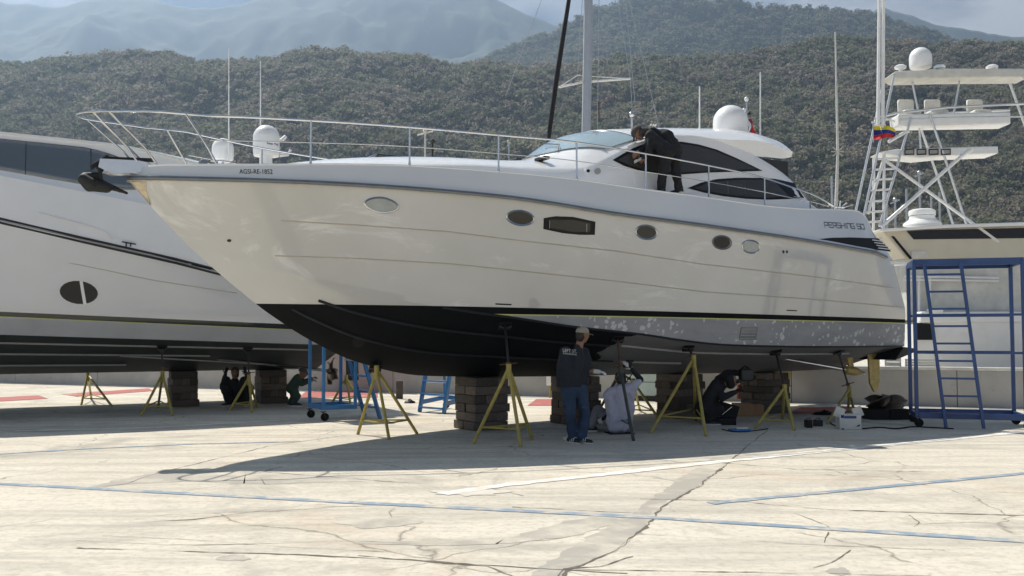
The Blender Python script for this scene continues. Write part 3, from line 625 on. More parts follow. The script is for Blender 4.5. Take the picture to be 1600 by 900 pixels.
# --- superstructure -------------------------------------------------------------
def zc2(px, b, pre=(), post=()): return zcurve(px, b, pre, post)
z_cl = zc2([(640, 250), (780, 256), (828, 247), (850, 232), (870, 218), (905, 210.5), (985, 205.5), (1060, 205)], 0, [(1.6, 4.06), (3.0, 4.32)], [(11.2, 5.60)])
z_sh = zc2([(820, 260), (900, 262.5), (925, 257), (960, 240), (1000, 222), (1050, 211.5), (1110, 218), (1160, 236), (1200, 255), (1238, 283)], 1.42, [(1.6, 3.98), (3.6, 4.16), (4.8, 4.24)], [(12.3, 4.05)])
w_sh = smooth_curve([1.6, 2.4, 3.5, 5, 6.2, 7.5, 9, 11, 12.4], [.35, .75, 1.05, 1.30, 1.40, 1.42, 1.42, 1.42, 1.40])
w_ba = smooth_curve([1.6, 2.4, 3.5, 5, 6.2, 7.5, 9, 11, 12.4], [.40, .82, 1.14, 1.42, 1.58, 1.66, 1.70, 1.70, 1.66])
def cab_b(s, z):             # half-breadth of the cabin side
    s = min(max(s, 1.6), 12.4); zb, zs = z_top(s), z_sh(s); k = (z-zb)/max(.05, zs-zb); k = min(max(k, -.5), 1.6); return w_ba(s)+(w_sh(s)-w_ba(s))*k
S_ROOF = 8.1
sh = MB()                     # coachroof running up into the windscreen
def shell_row(s):
    zb, zs, zc = z_top(s)-.05, z_sh(s), max(z_cl(s), z_sh(s)+.02); wb, ws = w_ba(s), w_sh(s); R = [(wb, zb), (wb+(ws-wb)*.5, (zb+zs)/2), (ws+.015, zs-.03), (ws-.03, zs+.008)]
    for k in range(1, 11):
        a = k/10; y = ws*(1-a)*.98; R.append((y, zs+(zc-zs)*(1-(y/ws)**2.3)+.008))
    return [(s, -b, z) for b, z in R]+[(s, b, z) for b, z in reversed(R[:-1])]
CS = list(np.arange(1.6, S_ROOF+.01, .13))
sh.grid([shell_row(s) for s in CS]); f0 = shell_row(1.6); sh.add(f0, [tuple(range(len(f0)))])
shell = sh.build('coachroof', 'white_gel', yacht, angle=50)
# roof slab from the screen's head aft to the spoiler
rf_ = MB(); ROOF = list(np.arange(S_ROOF-.06, 11.5, .22))+[11.6, 11.75, 11.88, 11.95]
def roof_w(s): return lerp(s, [8, 9.5, 10.6, 11.3, 11.95], [1.36, 1.42, 1.40, 1.36, 1.22])
ze_near = zc2([(1050, 211), (1085, 213), (1123, 218.5), (1180, 220), (1210, 226), (1239, 234.5)], 1.36, [(S_ROOF-.1, z_sh(S_ROOF)+.04)])
zr_cl = zc2([(985, 205.5), (1060, 205), (1115, 207), (1165, 216)], 0, [(S_ROOF-.1, z_cl(S_ROOF))], [(12.5, 5.50), (13.4, 5.30)])
def roof_row(s):
    w = roof_w(s); ze, zc = ze_near(s), max(zr_cl(s), ze_near(s)+.03); th = lerp(s, [8, 9, 9.9, 10.8, 11.5, 11.95], [.05, .06, .12, .30, .22, .09]); top = [(y*w, ze+(zc-ze)*(1-abs(y)**2.4)) for y in np.linspace(-1, 1, 17)]
    return [(s, y, z) for y, z in top]+[(s, y*.97, z-th) for y, z in reversed(top)]
rr = [roof_row(s) for s in ROOF]; rf_.grid(rr, close_u=True); rf_.add(rr[0], [tuple(range(len(rr[0])))]); rf_.add(rr[-1], [tuple(range(len(rr[-1])))])
roof = rf_.build('hardtop', 'white_gel', yacht, angle=42)
# side walls under the arched beam
for sg in (-1, 1):
    wl = MB(); R0, R1 = [], []
    for s in np.arange(S_ROOF-.35, 12.36, .12):
        zb, zs = z_top(s)-.12, z_sh(s); zz = [zb+(zs-zb)*k/8 for k in range(9)]
        R0.append([(s, sg*cab_b(s, z), z) for z in zz]+[(s, sg*(cab_b(s, zs)-.05), zs+.035)]+[(s, sg*(cab_b(s, z)-.10), z) for z in reversed(zz)])
    wl.grid(R0, close_u=True); wl.add(R0[0], [tuple(range(len(R0[0])))]); wl.add(R0[-1], [tuple(range(len(R0[-1])))])
    wl.build('cabin_side', 'white_gel', yacht, angle=40)
MB().box((9.95, 0, 4.45), (3.6, 2.55, .95)).build('saloon_shade_block', 'dark_metal', yacht)  # solid dark box: its colour stands in for the shade inside the saloon
# glazing
t = NT('tinted_glass'); t.col((.055, .053, .050)); t.set(.12, 0, .15, .4)
t = NT('screen_glass'); t.col(t.ramp(t.noise(1.2, 3, .5, t.coord()), [(.3, (.30, .40, .43)), (.7, (.36, .46, .48))])); t.set(.06, 0, 1, .8)
up = [(957, 250), (972, 241), (990, 231), (1010, 223.5), (1035, 221), (1065, 221.5), (1092, 226), (1120, 234), (1150, 247), (1175, 259), (1191, 267), (1160, 268), (1110, 269.5), (1060, 273), (1030, 272.5), (1000, 267), (975, 259)]
w1 = patch('side_window', up, cab_b, 'black_trim', yacht, .010, .03, 5)
shrink = lambda px, k: (lambda cx, cy: [(cx+(x-cx)*k, cy+(y-cy)*(k-.06)) for x, y in px])(sum(p[0] for p in px)/len(px), sum(p[1] for p in px)/len(px))
patch('pane', shrink(up, .93), cab_b, 'tinted_glass', w1, .014, .006, 5)
lo = [(1074, 294), (1095, 285.5), (1120, 280), (1150, 278), (1185, 278), (1210, 279.5), (1240, 286), (1256, 309), (1230, 311), (1200, 312), (1165, 310.5), (1130, 306.5), (1100, 301)]
w2 = patch('quarter_window', lo, cab_b, 'black_trim', yacht, .010, .03, 5)
patch('pane', [(1084, 294), (1108, 284.5), (1150, 281), (1190, 281), (1208, 283), (1232, 306), (1200, 309), (1165, 307.5), (1130, 303.5), (1105, 298.5)], cab_b, 'tinted_glass', w2, .014, .006, 5)
for x in (1136, 1163): MB().tube([on_surf((x, 284), cab_b, .016), on_surf((x+.5, 303), cab_b, .016)], .006, 5).build('mullion', 'rail_grey', w2)
# windscreen: follows the coachroof between its sill and the hardtop
def shell_top(s, y): ws = w_sh(s); zs, zc = z_sh(s), max(z_cl(s), z_sh(s)+.02); return zs+(zc-zs)*(1-min(1, abs(y)/ws)**2.3)+.008
def ws_front(a): return 6.62+.75*a**2.0          # sill swept back towards the sides
def ws_back(a): return lerp(a, [0, .5, .8, 1], [7.78, 7.86, 7.97, 8.03])
g_ = MB(); rows = []
for k in range(29):
    a = -1+2*k/28; aa = abs(a); row = []
    for j in range(13):
        s = ws_front(aa)+(ws_back(aa)-ws_front(aa))*j/12; y = a*w_sh(s)*lerp(j, [0, 12], [.90, .95]); row.append((s, y, shell_top(s, y)+.014))
    rows.append(row)
g_.grid(rows); wsn = g_.build('windscreen', 'screen_glass', yacht, angle=60)
MB().tube([rows[k][12] for k in range(29)], .012, 6).build('screen_trim', 'rail_grey', wsn)
MB().tube([rows[k][0] for k in range(29)], .012, 6).build('screen_trim', 'rail_grey', wsn)
for a, l in ((-.55, .75), (.1, .7), (.55, .7)):
    s0 = ws_front(abs(a))-.06; y0 = a*w_sh(s0)*.9; P = [(s0, y0, shell_top(s0, y0)+.03), (s0+.12, y0+.12, shell_top(s0+.12, y0+.12)+.07), (s0+.18, y0+l, shell_top(s0+.3, min(1.2, y0+l))+.0)]
    MB().tube(P, .010, 5).build('wiper', 'black_trim', wsn)
for k, y in enumerate((-1.0, .15, .85)): MB().box((6.25+.1*k, y*.9-.15, shell_top(6.3, y)+.03), (.12, .3, .05)).build('screen_fitting', 'dark_metal', yacht, bevel=.01)
patch('side_speaker', oval(933.5, 267.5, 4.6, 5, 0, 14), cab_b, 'strake_pale', yacht, .012, .02); patch('fuel_cap', oval(918, 267, 4.4, 4.8, 0, 12), cab_b, 'white_paint', yacht, .010, .02); patch('filler_hole', oval(918.5, 267, 2.6, 2.4, 0, 10), cab_b, 'black_trim', yacht, .014, .02)
# hatch and mooring gear on the foredeck
MB().box((3.9, 0, 4.44), (.55, .55, .05)).build('deck_hatch', 'dark_glass', yacht, bevel=.02)
for sg in (-1, 1):
    for s in (1.1, 12.6):
        c = MB(); y = sg*(b_bul(s, 1)-.12); z = z_top(s); c.tube([(s-.13, y, z+.07), (s+.13, y, z+.07)], .016, 8); c.tube([(s-.04, y, z-.01), (s-.04, y, z+.07)], .016, 8); c.tube([(s+.04, y, z-.01), (s+.04, y, z+.07)], .016, 8); c.build('cleat', 'steel', yacht)
MB().box((.95, -.28, 4.045), (.10, .16, .10)).build('windlass_cover', 'rail_grey', yacht, bevel=.02)
# --- radar dome, aerials, light mast, flag on the hardtop
def dome(r, h, c, name, parent, mat='white_paint', n=28):
    k = h-r; prof = [(r*.93, 0), (r*.97, .02), (r, k*.5)]+[(max(.001, r*math.cos(a)), k+r*math.sin(a)*.98) for a in np.linspace(0, math.pi/2, 11)]
    return MB().lathe(prof, c, n).build(name, mat, parent, angle=50)
dm = YF.cast(1141.5, 214, 0); zt_ = zr_cl(dm.x)
dome(.35, .66, (dm.x, 0, zt_-.05), 'satellite_dome', yacht)
for px, p0, p1, yy in ((1093, 209, 135, 0), (1188, 217, 113, -.1)):
    a = YF.cast(px, p0, -yy); b = YF.cast(px, p1, -yy); MB().tube([(a.x, yy, a.z-.12), (a.x, yy, a.z), (b.x, yy, b.z)], [.02, .016, .012], 8).build('whip_aerial', 'white_paint', yacht)
a = YF.cast(1167, 216, 0); lm = MB(); lm.tube([(a.x, 0, 5.40), (a.x, 0, 6.42)], .018, 8); lm_o = lm.build('light_mast', 'steel', yacht)
for dx, dz, r in ((0, 6.44, .045), (-.07, 6.2, .04), (.07, 6.15, .035)): MB().ball((a.x+dx, 0, dz), r, 10, 2, (1, 1, 1.2)).build('navigation_light', 'white_paint' if dx <= 0 else 'dark_metal', lm_o)
fl = MB(); N = 10
for col, (u0, u1) in enumerate(((0, .35), (.35, .5), (.5, 1))):
    rows = []
    for i in range(N+1):
        q = i/N; rows.append([(a.x+.03+(u0+(u1-u0)*j/3)*.22*(.4+.9*q)+.02*math.sin(6*q), .03*math.sin(9*q+5*(u0+(u1-u0)*j/3)), 6.05-q*.46-.02*(u0)) for j in range(4)])
    fl.grid(rows, mi=col)
fg = fl.build('ensign', ['white_paint', 'flag_blue', 'flag_red'], yacht, fix=False)
cam_post = YF.cast(987, 202, .3); MB().tube([(cam_post.x, -.3, 5.3), (cam_post.x, -.3, 5.62)], .016, 6).ball((cam_post.x, -.3, 5.68), .05, 8).build('searchlight', 'steel', yacht)
# --- guard rails
def railtop(s): return z_rt(s)
z_rt = zc2([(300, 182), (485, 189), (640, 199), (780, 211), (900, 222), (1010, 240), (1107, 258), (1194, 277), (1240, 292)], lambda s, z: max(.25, b_rub(s)-.15), [(-.9, 4.60), (-.3, 4.635)], [(11.7, 4.19), (12.2, 4.06), (12.45, 3.99)])
def b_rail(s): return max(.0, b_bul(max(s, 0), 1)-.02) if s > .9 else lerp(s, [-.62, -.5, -.2, .3, .9], [.20, .30, .42, .60, b_bul(.9, 1)-.02])
RS = [-.62, -.55, -.45]+list(np.arange(-.3, 12.46, .2))
top_p = [(s, -b_rail(s), z_rt(s)) for s in RS]; nose = [(-.68, -.1, 4.61), (-.70, 0, 4.61), (-.68, .1, 4.61)]
MB().tube(list(reversed(top_p))+nose+[(s, -y, z) for s, y, z in top_p], .017, 8).build('guard_rail', 'steel', yacht)
def mid(s): return z_top(max(s, .0))+(z_rt(s)-z_top(max(s, 0)))*.5
for sg in (-1, 1):
    MB().tube([(s, sg*b_rail(s), mid(s)) for s in np.arange(.95, 12.2, .2)], .008, 6).build('guard_wire', 'steel', yacht)
    for px in (485.5, 640, 779, 901, 1009, 1107, 1194):
        s = YF.cast(px, 240, lambda q, z: b_rail(q)).x; MB().tube([(s, sg*b_rail(s), z_top(s)-.01), (s, sg*b_rail(s), z_top(s)+.08), (s, sg*b_rail(s), z_rt(s))], [.026, .015, .014], 8).build('stanchion', 'steel', yacht)
    s = 11.6; MB().tube([(s, sg*b_rail(s), z_top(s)-.01), (s, sg*b_rail(s), z_rt(s))], .014, 8).build('stanchion', 'rail_grey', yacht)
    for (s0, z0), (s1, z1) in (((.62, 4.67), (1.05, 3.97)), ((-.52, 4.62), (.12, 3.98)), ((-.33, 4.63), (.33, 3.97))):
        MB().tube([(s0, sg*b_rail(s0), z0), (s0+(s1-s0)*.72, sg*(b_rail(s0)*.35+.65*b_bul(s1, 1)), z1+.22), (s1, sg*max(.05, b_bul(s1, 1)-.03), z1)], .015, 8).build('pulpit_strut', 'steel', yacht)
# --- bow roller and anchor
br_ = MB(); zz = 3.93
for y in (-.11, .11): br_.prism([(-.42, y-.006, 3.90), (-.40, y-.006, 4.02), (.10, y-.006, 4.04), (.42, y-.006, 4.00), (.15, y-.006, 3.88), (-.22, y-.006, 3.82)], (0, .012, 0))
br_.box((-.05, 0, 3.86), (.6, .22, .015)); bro = br_.build('bow_roller', 'steel', yacht, smooth=False)
MB().tube([(-.37, -.1, 3.98), (-.37, .1, 3.98)], .045, 12).build('roller', 'rubber', bro)
MB().bar((-.36, 0, 4.04), (.32, 0, 4.08), .07, .05).build('anchor_chain', 'anchor_metal', bro)
an = MB(); an.bar((.12, 0, 4.03), (-.34, 0, 4.03), .05, .085); an.bar((-.28, 0, 4.08), (-.50, 0, 3.90), .06, .09, up=(0, 1, 0)); an.bar((-.40, 0, 4.0), (-.36, 0, 3.64), .05, .10, up=(0, 1, 0))
an.build('anchor_shank', 'anchor_metal', yacht, bevel=.01)
fluke_later = True
# --- under the stern: shafts, brackets, rudders, trim tabs, platform
for sg in (-1, 1):
    y = sg*1.0
    MB().tube([(11.7, y, 1.14), (14.2, y, .80)], .038, 10).build('propeller_shaft', 'steel', yacht)
    MB().lathe([(.03, -.05), (.085, 0), (.09, .3), (.06, .42), (.03, .5)], (13.62, y, .87), 14, Matrix.Rotation(math.radians(97), 3, 'Y')).build('shaft_boss', 'bronze', yacht)
    st = MB(); st.prism([(13.58, y-.025, 1.32), (13.78, y-.025, 1.30), (13.88, y-.025, .86), (13.74, y-.025, .86)], (0, .05, 0)); st.build('shaft_bracket', 'bronze', yacht, bevel=.015)
    ru = MB(); x = 14.15; y = sg*1.2; ru.prism([(x-.10, y-.022, 1.34), (x+.12, y-.022, 1.30), (x+.26, y-.022, 1.12), (x+.26, y-.022, .62), (x+.16, y-.022, .42), (x+.06, y-.022, .42), (x-.06, y-.022, .60)], (0, .044, 0)); ru.build('rudder', 'bronze', yacht, bevel=.015)
tb = MB(); tb.prism([(14.48, -1.75, 1.34), (14.95, -1.70, 1.30), (14.95, -1.70, 1.25), (14.2, -1.75, 1.08)], (0, 1.3, 0)); tb.prism([(14.48, .45, 1.34), (14.95, .45, 1.30), (14.95, .45, 1.25), (14.2, .45, 1.08)], (0, 1.3, 0)); tb.build('trim_tab', 'strake_grey', yacht)
pf = MB(); pf.grid([[(14.45+dx, y*(1.5-.25*max(0, dx/.3)**3), z) for y in np.linspace(-1, 1, 9)] for dx, z in ((-.3, 1.78), (0, 1.78), (.2, 1.78), (.3, 1.76), (.3, 1.66), (.2, 1.60), (-.3, 1.54))]); pf.build('bathing_platform', 'white_gel', yacht, angle=30)
# ================================================================ the bigger yacht standing behind, bow out of the picture on the left
LA = math.radians(28); _o = Vector((-7.06, 19.17, 0))+Vector((-math.sin(LA), math.cos(LA), 0))*2.25
LF = Frame(_o.x, _o.y, LA)
big = thing('big_motor_yacht', 'large pale flybridge yacht with dark bottom, partly hidden behind the bow of the other yacht', 'yacht', (_o.x, _o.y, 0), LA)
def lz(px, b, pre=(), post=()):
    P = [LF.cast(x, y, b) for x, y in px]; a, c = np.polyfit([p.x for p in P], [p.z for p in P], 1) if len(P) < 4 else (0, 0)
    if len(P) < 4: return lambda s: float(a*s+c)
    pts = [(p.x, p.z) for p in P]; s0 = (pts[1][1]-pts[0][1])/(pts[1][0]-pts[0][0]); s1 = (pts[-1][1]-pts[-2][1])/(pts[-1][0]-pts[-2][0])
    f = smooth_curve([p[0] for p in pts], [p[1] for p in pts])
    return lambda s: f(s) if pts[0][0] <= s <= pts[-1][0] else (pts[0][1]+s0*(s-pts[0][0]) if s < pts[0][0] else pts[-1][1]+s1*(s-pts[-1][0]))
l_rub = lz([(125, 374), (275, 409), (340, 425)], 2.5); l_gro = lz([(125, 297), (221, 316)], 2.4); l_bt = lz([(125, 492.7), (300, 499), (440, 506.5)], 2.4); l_bb = lz([(125, 500), (300, 507), (440, 514)], 2.38)
l_chi = lz([(125, 527), (300, 532), (480, 538)], 2.25); l_kee = lz([(125, 582.5), (300, 580), (440, 577)], 0); l_roof = lz([(125, 217), (180, 220), (240, 230), (290, 239), (345, 251)], 1.6); l_eave = lz([(125, 223), (180, 229), (233, 240), (300, 256)], 1.9)
LX = [-9+.4*k for k in range(33)]; LX = [x for x in LX if x < 3.9]+[3.9]
fw = lambda s: lerp(s, [-9, -5, -2, 4], [.72, .9, .98, 1.0])       # narrows towards the bow
def l_side(s, z):
    """half-breadth of hull, bulwark and cabin at a height"""
    zs = [l_kee(s), l_chi(s), l_bt(s), l_rub(s), l_rub(s)+.02, l_gro(s), l_gro(s)+.03, l_eave(s), l_roof(s)+.03]
    bs = [0, 2.25, 2.40, 2.52, 2.46, 2.34, 2.22, 1.95, 1.45]; return lerp(z, zs, bs)*fw(s)
t = NT('big_hull'); c_ = t.n('TexCoord'); sp = t.n('SeparateXYZ'); t.l(c_.outputs['Object'], sp.inputs[0]); X, Z = sp.outputs[0], sp.outputs[2]
def lin(f): a = (f(2)-f(-4))/6; return a, f(0)
abv = lambda f, o=0: t.math('GREATER_THAN', Z, t.math('MULTIPLY_ADD', X, lin(f)[0], lin(f)[1]+o))
wh = t.ramp(t.noise(.6, 5, .6, t.coord()), [(.3, (.70, .71, .72)), (.7, (.78, .78, .78))]); gy = t.ramp(t.noise(1.5, 6, .6, t.coord()), [(.3, (.40, .41, .42)), (.7, (.48, .49, .50))])
c1 = t.mix(abv(l_bb), gy, (.012, .014, .013)); c1 = t.mix(t.math('MULTIPLY', abv(l_bb, -.015), t.math('SUBTRACT', 1.0, abv(l_bb))), c1, (.55, .57, .2)); t.col(t.mix(abv(l_bt), c1, wh)); t.set(.22, 0, .6)
t = NT('big_bottom'); f = t.noise(1.2, 7, .65, t.coord((.5, 1, 1.5))); t.col(t.ramp(f, [(.3, (.028, .036, .034)), (.7, (.055, .065, .062))])); t.set(.6)
hb = MB()
for sg in (-1, 1):
    def row(s, a, b, n): return [(s, sg*l_side(s, a(s)+(b(s)-a(s))*k/n), a(s)+(b(s)-a(s))*k/n) for k in range(n+1)]
    hb.grid([row(s, l_kee, l_chi, 6) for s in LX], mi=1); hb.grid([row(s, l_chi, l_rub, 9) for s in LX], mi=0)
s = LX[-1]; e = [(s, -l_side(s, z), z) for z in np.linspace(l_kee(s), l_rub(s), 14)]; hb.add(e+[(x, -y, z) for x, y, z in reversed(e)], [tuple(range(28))])
hb.build('hull', ['big_hull', 'big_bottom'], big, angle=25)
bb = MB()
for sg in (-1, 1): bb.grid([[(s, sg*l_side(s, z), z) for z in np.linspace(l_rub(s)+.02, l_gro(s), 6)] for s in LX])
bb.build('bulwark', 'white_gel', big, angle=30)
cb = MB(); rows = []
for s in LX:
    if s > 2.2: continue
    zz = list(np.linspace(l_gro(s)-.02, l_eave(s), 6)); P = [(s, -l_side(s, z), z) for z in zz]; ze, zr = l_eave(s), l_roof(s); we = l_side(s, ze)
    P += [(s, -we-.03, ze+.01), (s, -we-.02, ze+.05)]+[(s, -we*(1-k/6), ze+.05+(zr-ze)*math.sin(k/6*math.pi/2)**.7) for k in range(1, 7)]
    rows.append(P+[(x, -y, z) for x, y, z in reversed(P[:-1])])
cb.grid(rows); cb.add(rows[-1], [tuple(range(len(rows[-1])))]); cb.build('cabin', 'white_gel', big, angle=30)
dkb = MB(); dkb.grid([[(s, y*l_side(s, l_gro(s))*.99, l_gro(s)-.03) for y in (-1, 0, 1)] for s in LX]); dkb.build('side_deck', 'white_gel', big)
def lsurf(px, off): p = LF.cast(px[0], px[1], l_side); return Vector((p.x, p.y-off, p.z))
def lpatch(name, px, mat, parent, off=.008, depth=.03, rings=3, dens=4):
    px = densify(px, dens); n = len(px); cx = sum(p[0] for p in px)/n; cy = sum(p[1] for p in px)/n; m = MB(); Rr = [[lsurf((cx+(x-cx)*(1-r/rings), cy+(y-cy)*(1-r/rings)), off) for x, y in px] for r in range(rings)]
    m.grid([[p+Vector((0, depth, 0)) for p in Rr[0]]]+Rr, close_u=True); o = len(m.v); m.add([lsurf((cx, cy), off)], []); m.f += [(rings*n+k, rings*n+(k+1) % n, o) for k in range(n)]; m.mi += [0]*n
    return m.build(name, mat, parent, angle=40)
t = NT('blue_glass'); t.col((.10, .125, .15)); t.set(.08, 0, 1, .9)
wm = MB(); s_e = LF.cast(262, 268, l_side).x; rows = []
for k in range(41):
    s = -8.8+(s_e+8.8)*k/40; tp_ = min(1, (s_e-s)/1.5)**.6; zb_, zt_2 = l_gro(s)+.10, l_eave(s)-.09; zm = zb_+(zt_2-zb_)*.45; zb_, zt_2 = zm+(zb_-zm)*tp_, zm+(zt_2-zm)*tp_
    rows.append([(s, -l_side(s, z)-.014, z) for z in np.linspace(zb_, zt_2, 6)])
wm.grid(rows); swn = wm.build('saloon_window', 'blue_glass', big, angle=60); m_ = swn.modifiers.new('thick', 'SOLIDIFY'); m_.thickness = .012; m_.offset = 1 if False else 0
for px in (142, 40): 
    s = LF.cast(px, 260, l_side).x; MB().tube([(s, -l_side(s, z)-.022, z) for z in np.linspace(l_gro(s)+.12, l_eave(s)-.11, 5)], .007, 5).build('mullion', 'dark_metal', swn)
for k in (1, -1): MB().tube([lsurf((x, y+3.2*k-1), .012) for x, y in [(-80, 327), (125, 374+1), (275, 409), (345, 427)]], .022, 8).build('rubbing_rail', 'dark_metal', big)
MB().tube([lsurf(p, .004) for p in [(-60, 275), (125, 297), (180, 307), (262, 327)]], .012, 6).build('styling_line', 'groove', big)
MB().tube([lsurf(p, .002) for p in [(-60, 385), (125, 414), (240, 438), (370, 458)]], .008, 6).build('styling_line', 'groove', big)
MB().tube([lsurf(p, .03) for p in [(60, 333), (125, 350), (155, 359), (166, 363), (172, 370), (175, 374)]], .012, 8).build('hand_rail', 'white_gel', big)
cl = MB(); a, b = lsurf((190, 378), .05), lsurf((212, 382), .05); cl.tube([a, b], .014, 6)
for x in (197, 204): cl.tube([lsurf((x, 379.5), .05), lsurf((x, 385), .0)], .012, 6)
cl.build('cleat', 'dark_metal', big)
for q in ([(233, 394), (294, 409), (294, 412), (233, 397)], [(299, 411), (326, 417.5), (330, 421.5), (299, 414)]): lpatch('side_vent', q, 'black_trim', big, .012, .03, 2, 2)
ov = lpatch('oval_window', oval(123, 457, 30, 18, 6, 20), 'glass_black', big, .008, .03)
MB().bar(lsurf((126.5, 439), .012), lsurf((132.5, 475), .012), .055, .012).build('window_bar', 'white_gel', ov)
for fr, mt in ((.25, 'strake_pale'), (.55, 'strake_pale'), (.82, 'strake_pale')):
    P = [(s, -l_side(s, l_kee(s)+(l_chi(s)-l_kee(s))*fr)-.005, l_kee(s)+(l_chi(s)-l_kee(s))*fr-.01) for s in np.arange(-8, 3.6 if fr > .7 else (-.2 if fr < .5 else 1.6), .4)]
    MB().tube(P, .022, 6).build('spray_rail', mt, big)
# radar arch with two domes and aerials
ar = MB()
for sg in (-1, 1): ar.prism([(1.0, sg*1.7-.06, 4.55), (1.9, sg*1.7-.06, 4.5), (2.55, sg*1.5-.06, 5.28), (2.2, sg*1.5-.06, 5.32)], (0, .12, 0))
ar.box((2.37, 0, 5.30), (.36, 3.1, .09)); ar.build('radar_arch', 'white_gel', big, bevel=.02)
def at_arch(px, py, y): o, d = LF.loc(px, py); t_ = (y-o[1])/d[1]; return Vector(o+t_*d)
p = at_arch(416, 244, -.6); dome(.30, .72, (p.x, -.6, p.z), 'satellite_dome', big); MB().tube([(p.x, -.6, p.z+.02), (p.x, -.6, 5.0)], .14, 16).build('dome_pedestal', 'white_paint', big)
tm = text_mesh('Sea Tel', .1, 0, .002); w_ = max(v.co.x for v in tm.vertices); m = MB(); m.add([((lambda a: (p.x+.302*math.sin(a), -.6-.302*math.cos(a), p.z+.22+v.co.y*.65))((v.co.x/w_-.5)*1.0+.28)) for v in tm.vertices], [tuple(q.vertices) for q in tm.polygons]); m.build('dome_lettering', 'flag_blue', big, smooth=False, fix=False)
q = at_arch(348, 250, .5); dome(.25, .52, (q.x, .5, q.z), 'small_dome', big); MB().tube([(q.x, .5, q.z+.02), (q.x, .5, 4.7)], .13, 14).build('dome_pedestal', 'white_paint', big)
MB().tube([(p.x+.3, -.6, p.z+.05), (p.x+.5, -.6, p.z+.08), (p.x+.56, -.6, p.z+.2)], [.05, .035, .03], 8).build('horn', 'white_paint', big)
MB().tube([(p.x+.33, -.62, p.z+.38), (p.x+.44, -.62, p.z+.5)], [.05, .04], 8).build('deck_light', 'white_paint', big)
for px, y0, y1 in ((357.5, 245, 75), (407, 215, 95)):
    a = at_arch(px, y0, .2); b = at_arch(px, y1, .2); MB().tube([(a.x, .2, 5.0 if px > 400 else 4.8), (a.x, .2, a.z), (b.x, .2, b.z)], [.022, .02, .008], 8).build('whip_aerial', 'white_paint', big)
# propeller, shaft, rudder at the stern
o1 = at_arch(519, 580, -.9)
pr = MB(); pr.lathe([(.02, -.14), (.07, -.08), (.08, .06), (.05, .12)], o1, 14, Matrix.Rotation(math.pi/2, 3, 'Y'))
for k in range(4):
    a = k*math.pi/2+.5; R = Matrix.Rotation(a, 3, 'X'); pr.grid([[o1+R@Vector((-.05+.1*u*w, (u-.5)*.30*math.sin(math.pi*min(1, .25+.75*w)), .06+.30*w)) for u in np.linspace(0, 1, 5)] for w in np.linspace(0, 1, 6)])
po = pr.build('propeller', 'prop_metal', big, angle=60, fix=False)
MB().tube([(o1.x-2.6, o1.y, o1.z+.32), (o1.x, o1.y, o1.z)], .035, 8).build('propeller_shaft', 'steel', big)
MB().tube([(-.6, -1.3, 1.15), (2.4, -1.0, .93)], .016, 6).build('drain_pipe', 'strake_pale', big)
ru = MB(); rx = o1.x+.32; ru.prism([(rx, o1.y-.02, 1.15), (rx+.3, o1.y-.02, 1.15), (rx+.32, o1.y-.02, .52), (rx+.02, o1.y-.02, .52)], (0, .04, 0)); ru.build('rudder', 'anchor_metal', big, bevel=.01)
# ================================================================ jack stands
def stand(label, feet, apex, pad, mat='stand_yellow', surf=None, frame=YF, pad_xyz=None, group='jack stands propping the yachts', depth=None):
    Fp = [gnd(*f) for f in feet]; c = sum(Fp, Vector())/3; ap = deep(apex[0], apex[1], depth or c.y)
    o = thing('jack_stand', label, 'jack stand', (c.x, c.y, 0), 0, group); L = lambda p: Vector(p)-Vector((c.x, c.y, 0))
    for f in Fp:
        MB().tube([L(f), L(f)+(L(ap)-L(f))*.999], .026, 8).build('leg', mat, o)
    k = .22
    for i in range(3):
        a, b = Fp[i].lerp(ap, k), Fp[(i+1) % 3].lerp(ap, k); MB().tube([L(a), L(b)], .014, 6).build('brace', mat, o)
    MB().tube([L(ap)+Vector((0, 0, -.16)), L(ap)+Vector((0, 0, .06))], .04, 10).build('collar', mat, o)
    if pad_xyz is None and pad is not None:
        q = frame.cast(pad[0], pad[1], surf); pad_xyz = frame.world((q.x, q.y+.02, q.z))
    if pad_xyz is not None:
        d = (pad_xyz-ap).normalized(); tip = pad_xyz-d*.06
        MB().tube([L(ap), L(tip)], .019, 8).build('screw_post', 'dark_metal' if mat == 'stand_yellow' else 'rusty', o)
        h = ap+d*.10; sd_ = d.cross(Vector((0, 1, 0))).normalized(); hd = MB(); hd.tube([L(h-sd_*.13), L(h+sd_*.13)], .011, 6); hd.lathe([(.022, -.03), (.04, -.025), (.04, .025), (.022, .03)], L(h), 8); hd.build('screw_handle', 'rusty', o)
        pm = MB(); n_ = (d+Vector((-.25, .55, .9))).normalized(); Rm = n_.to_track_quat('Z', 'Y').to_matrix(); pm.box(L(pad_xyz)-n_*.03, (.20, .17, .03), m=Rm); po = pm.build('pad', 'black_trim', o, bevel=.008)
        yk = MB()
        for sx in (-1, 1): yk.bar(L(tip)-d*.06, L(pad_xyz)-n_*.04+Rm@Vector((sx*.1, 0, 0)), .02)
        yk.build('yoke', 'dark_metal', o)
    return o
stand('yellow tripod jack stand under the yacht bow, standing in full sun', [(559, 679), (608, 686.5), (652, 678)], (588.5, 577), None, pad_xyz=YF.world((3.72, -.06, z_kee(3.72)+.0)))
stand('pale yellow tripod jack stand in front of the tall timber pile', [(739, 694), (814, 698.5), (832, 687.5)], (795, 575), (790, 507), surf=hull_b)
stand('dark green jack stand beside the seated worker', [(990, 689), (930, 652), (972, 655)], (970, 580), (966, 528), 'stand_green', surf=hull_b, depth=15.2)
stand('yellow tripod jack stand just right of the seated worker', [(1016, 677), (1103, 682), (1087, 658)], (1084, 560), (1076, 541.5), surf=hull_b)
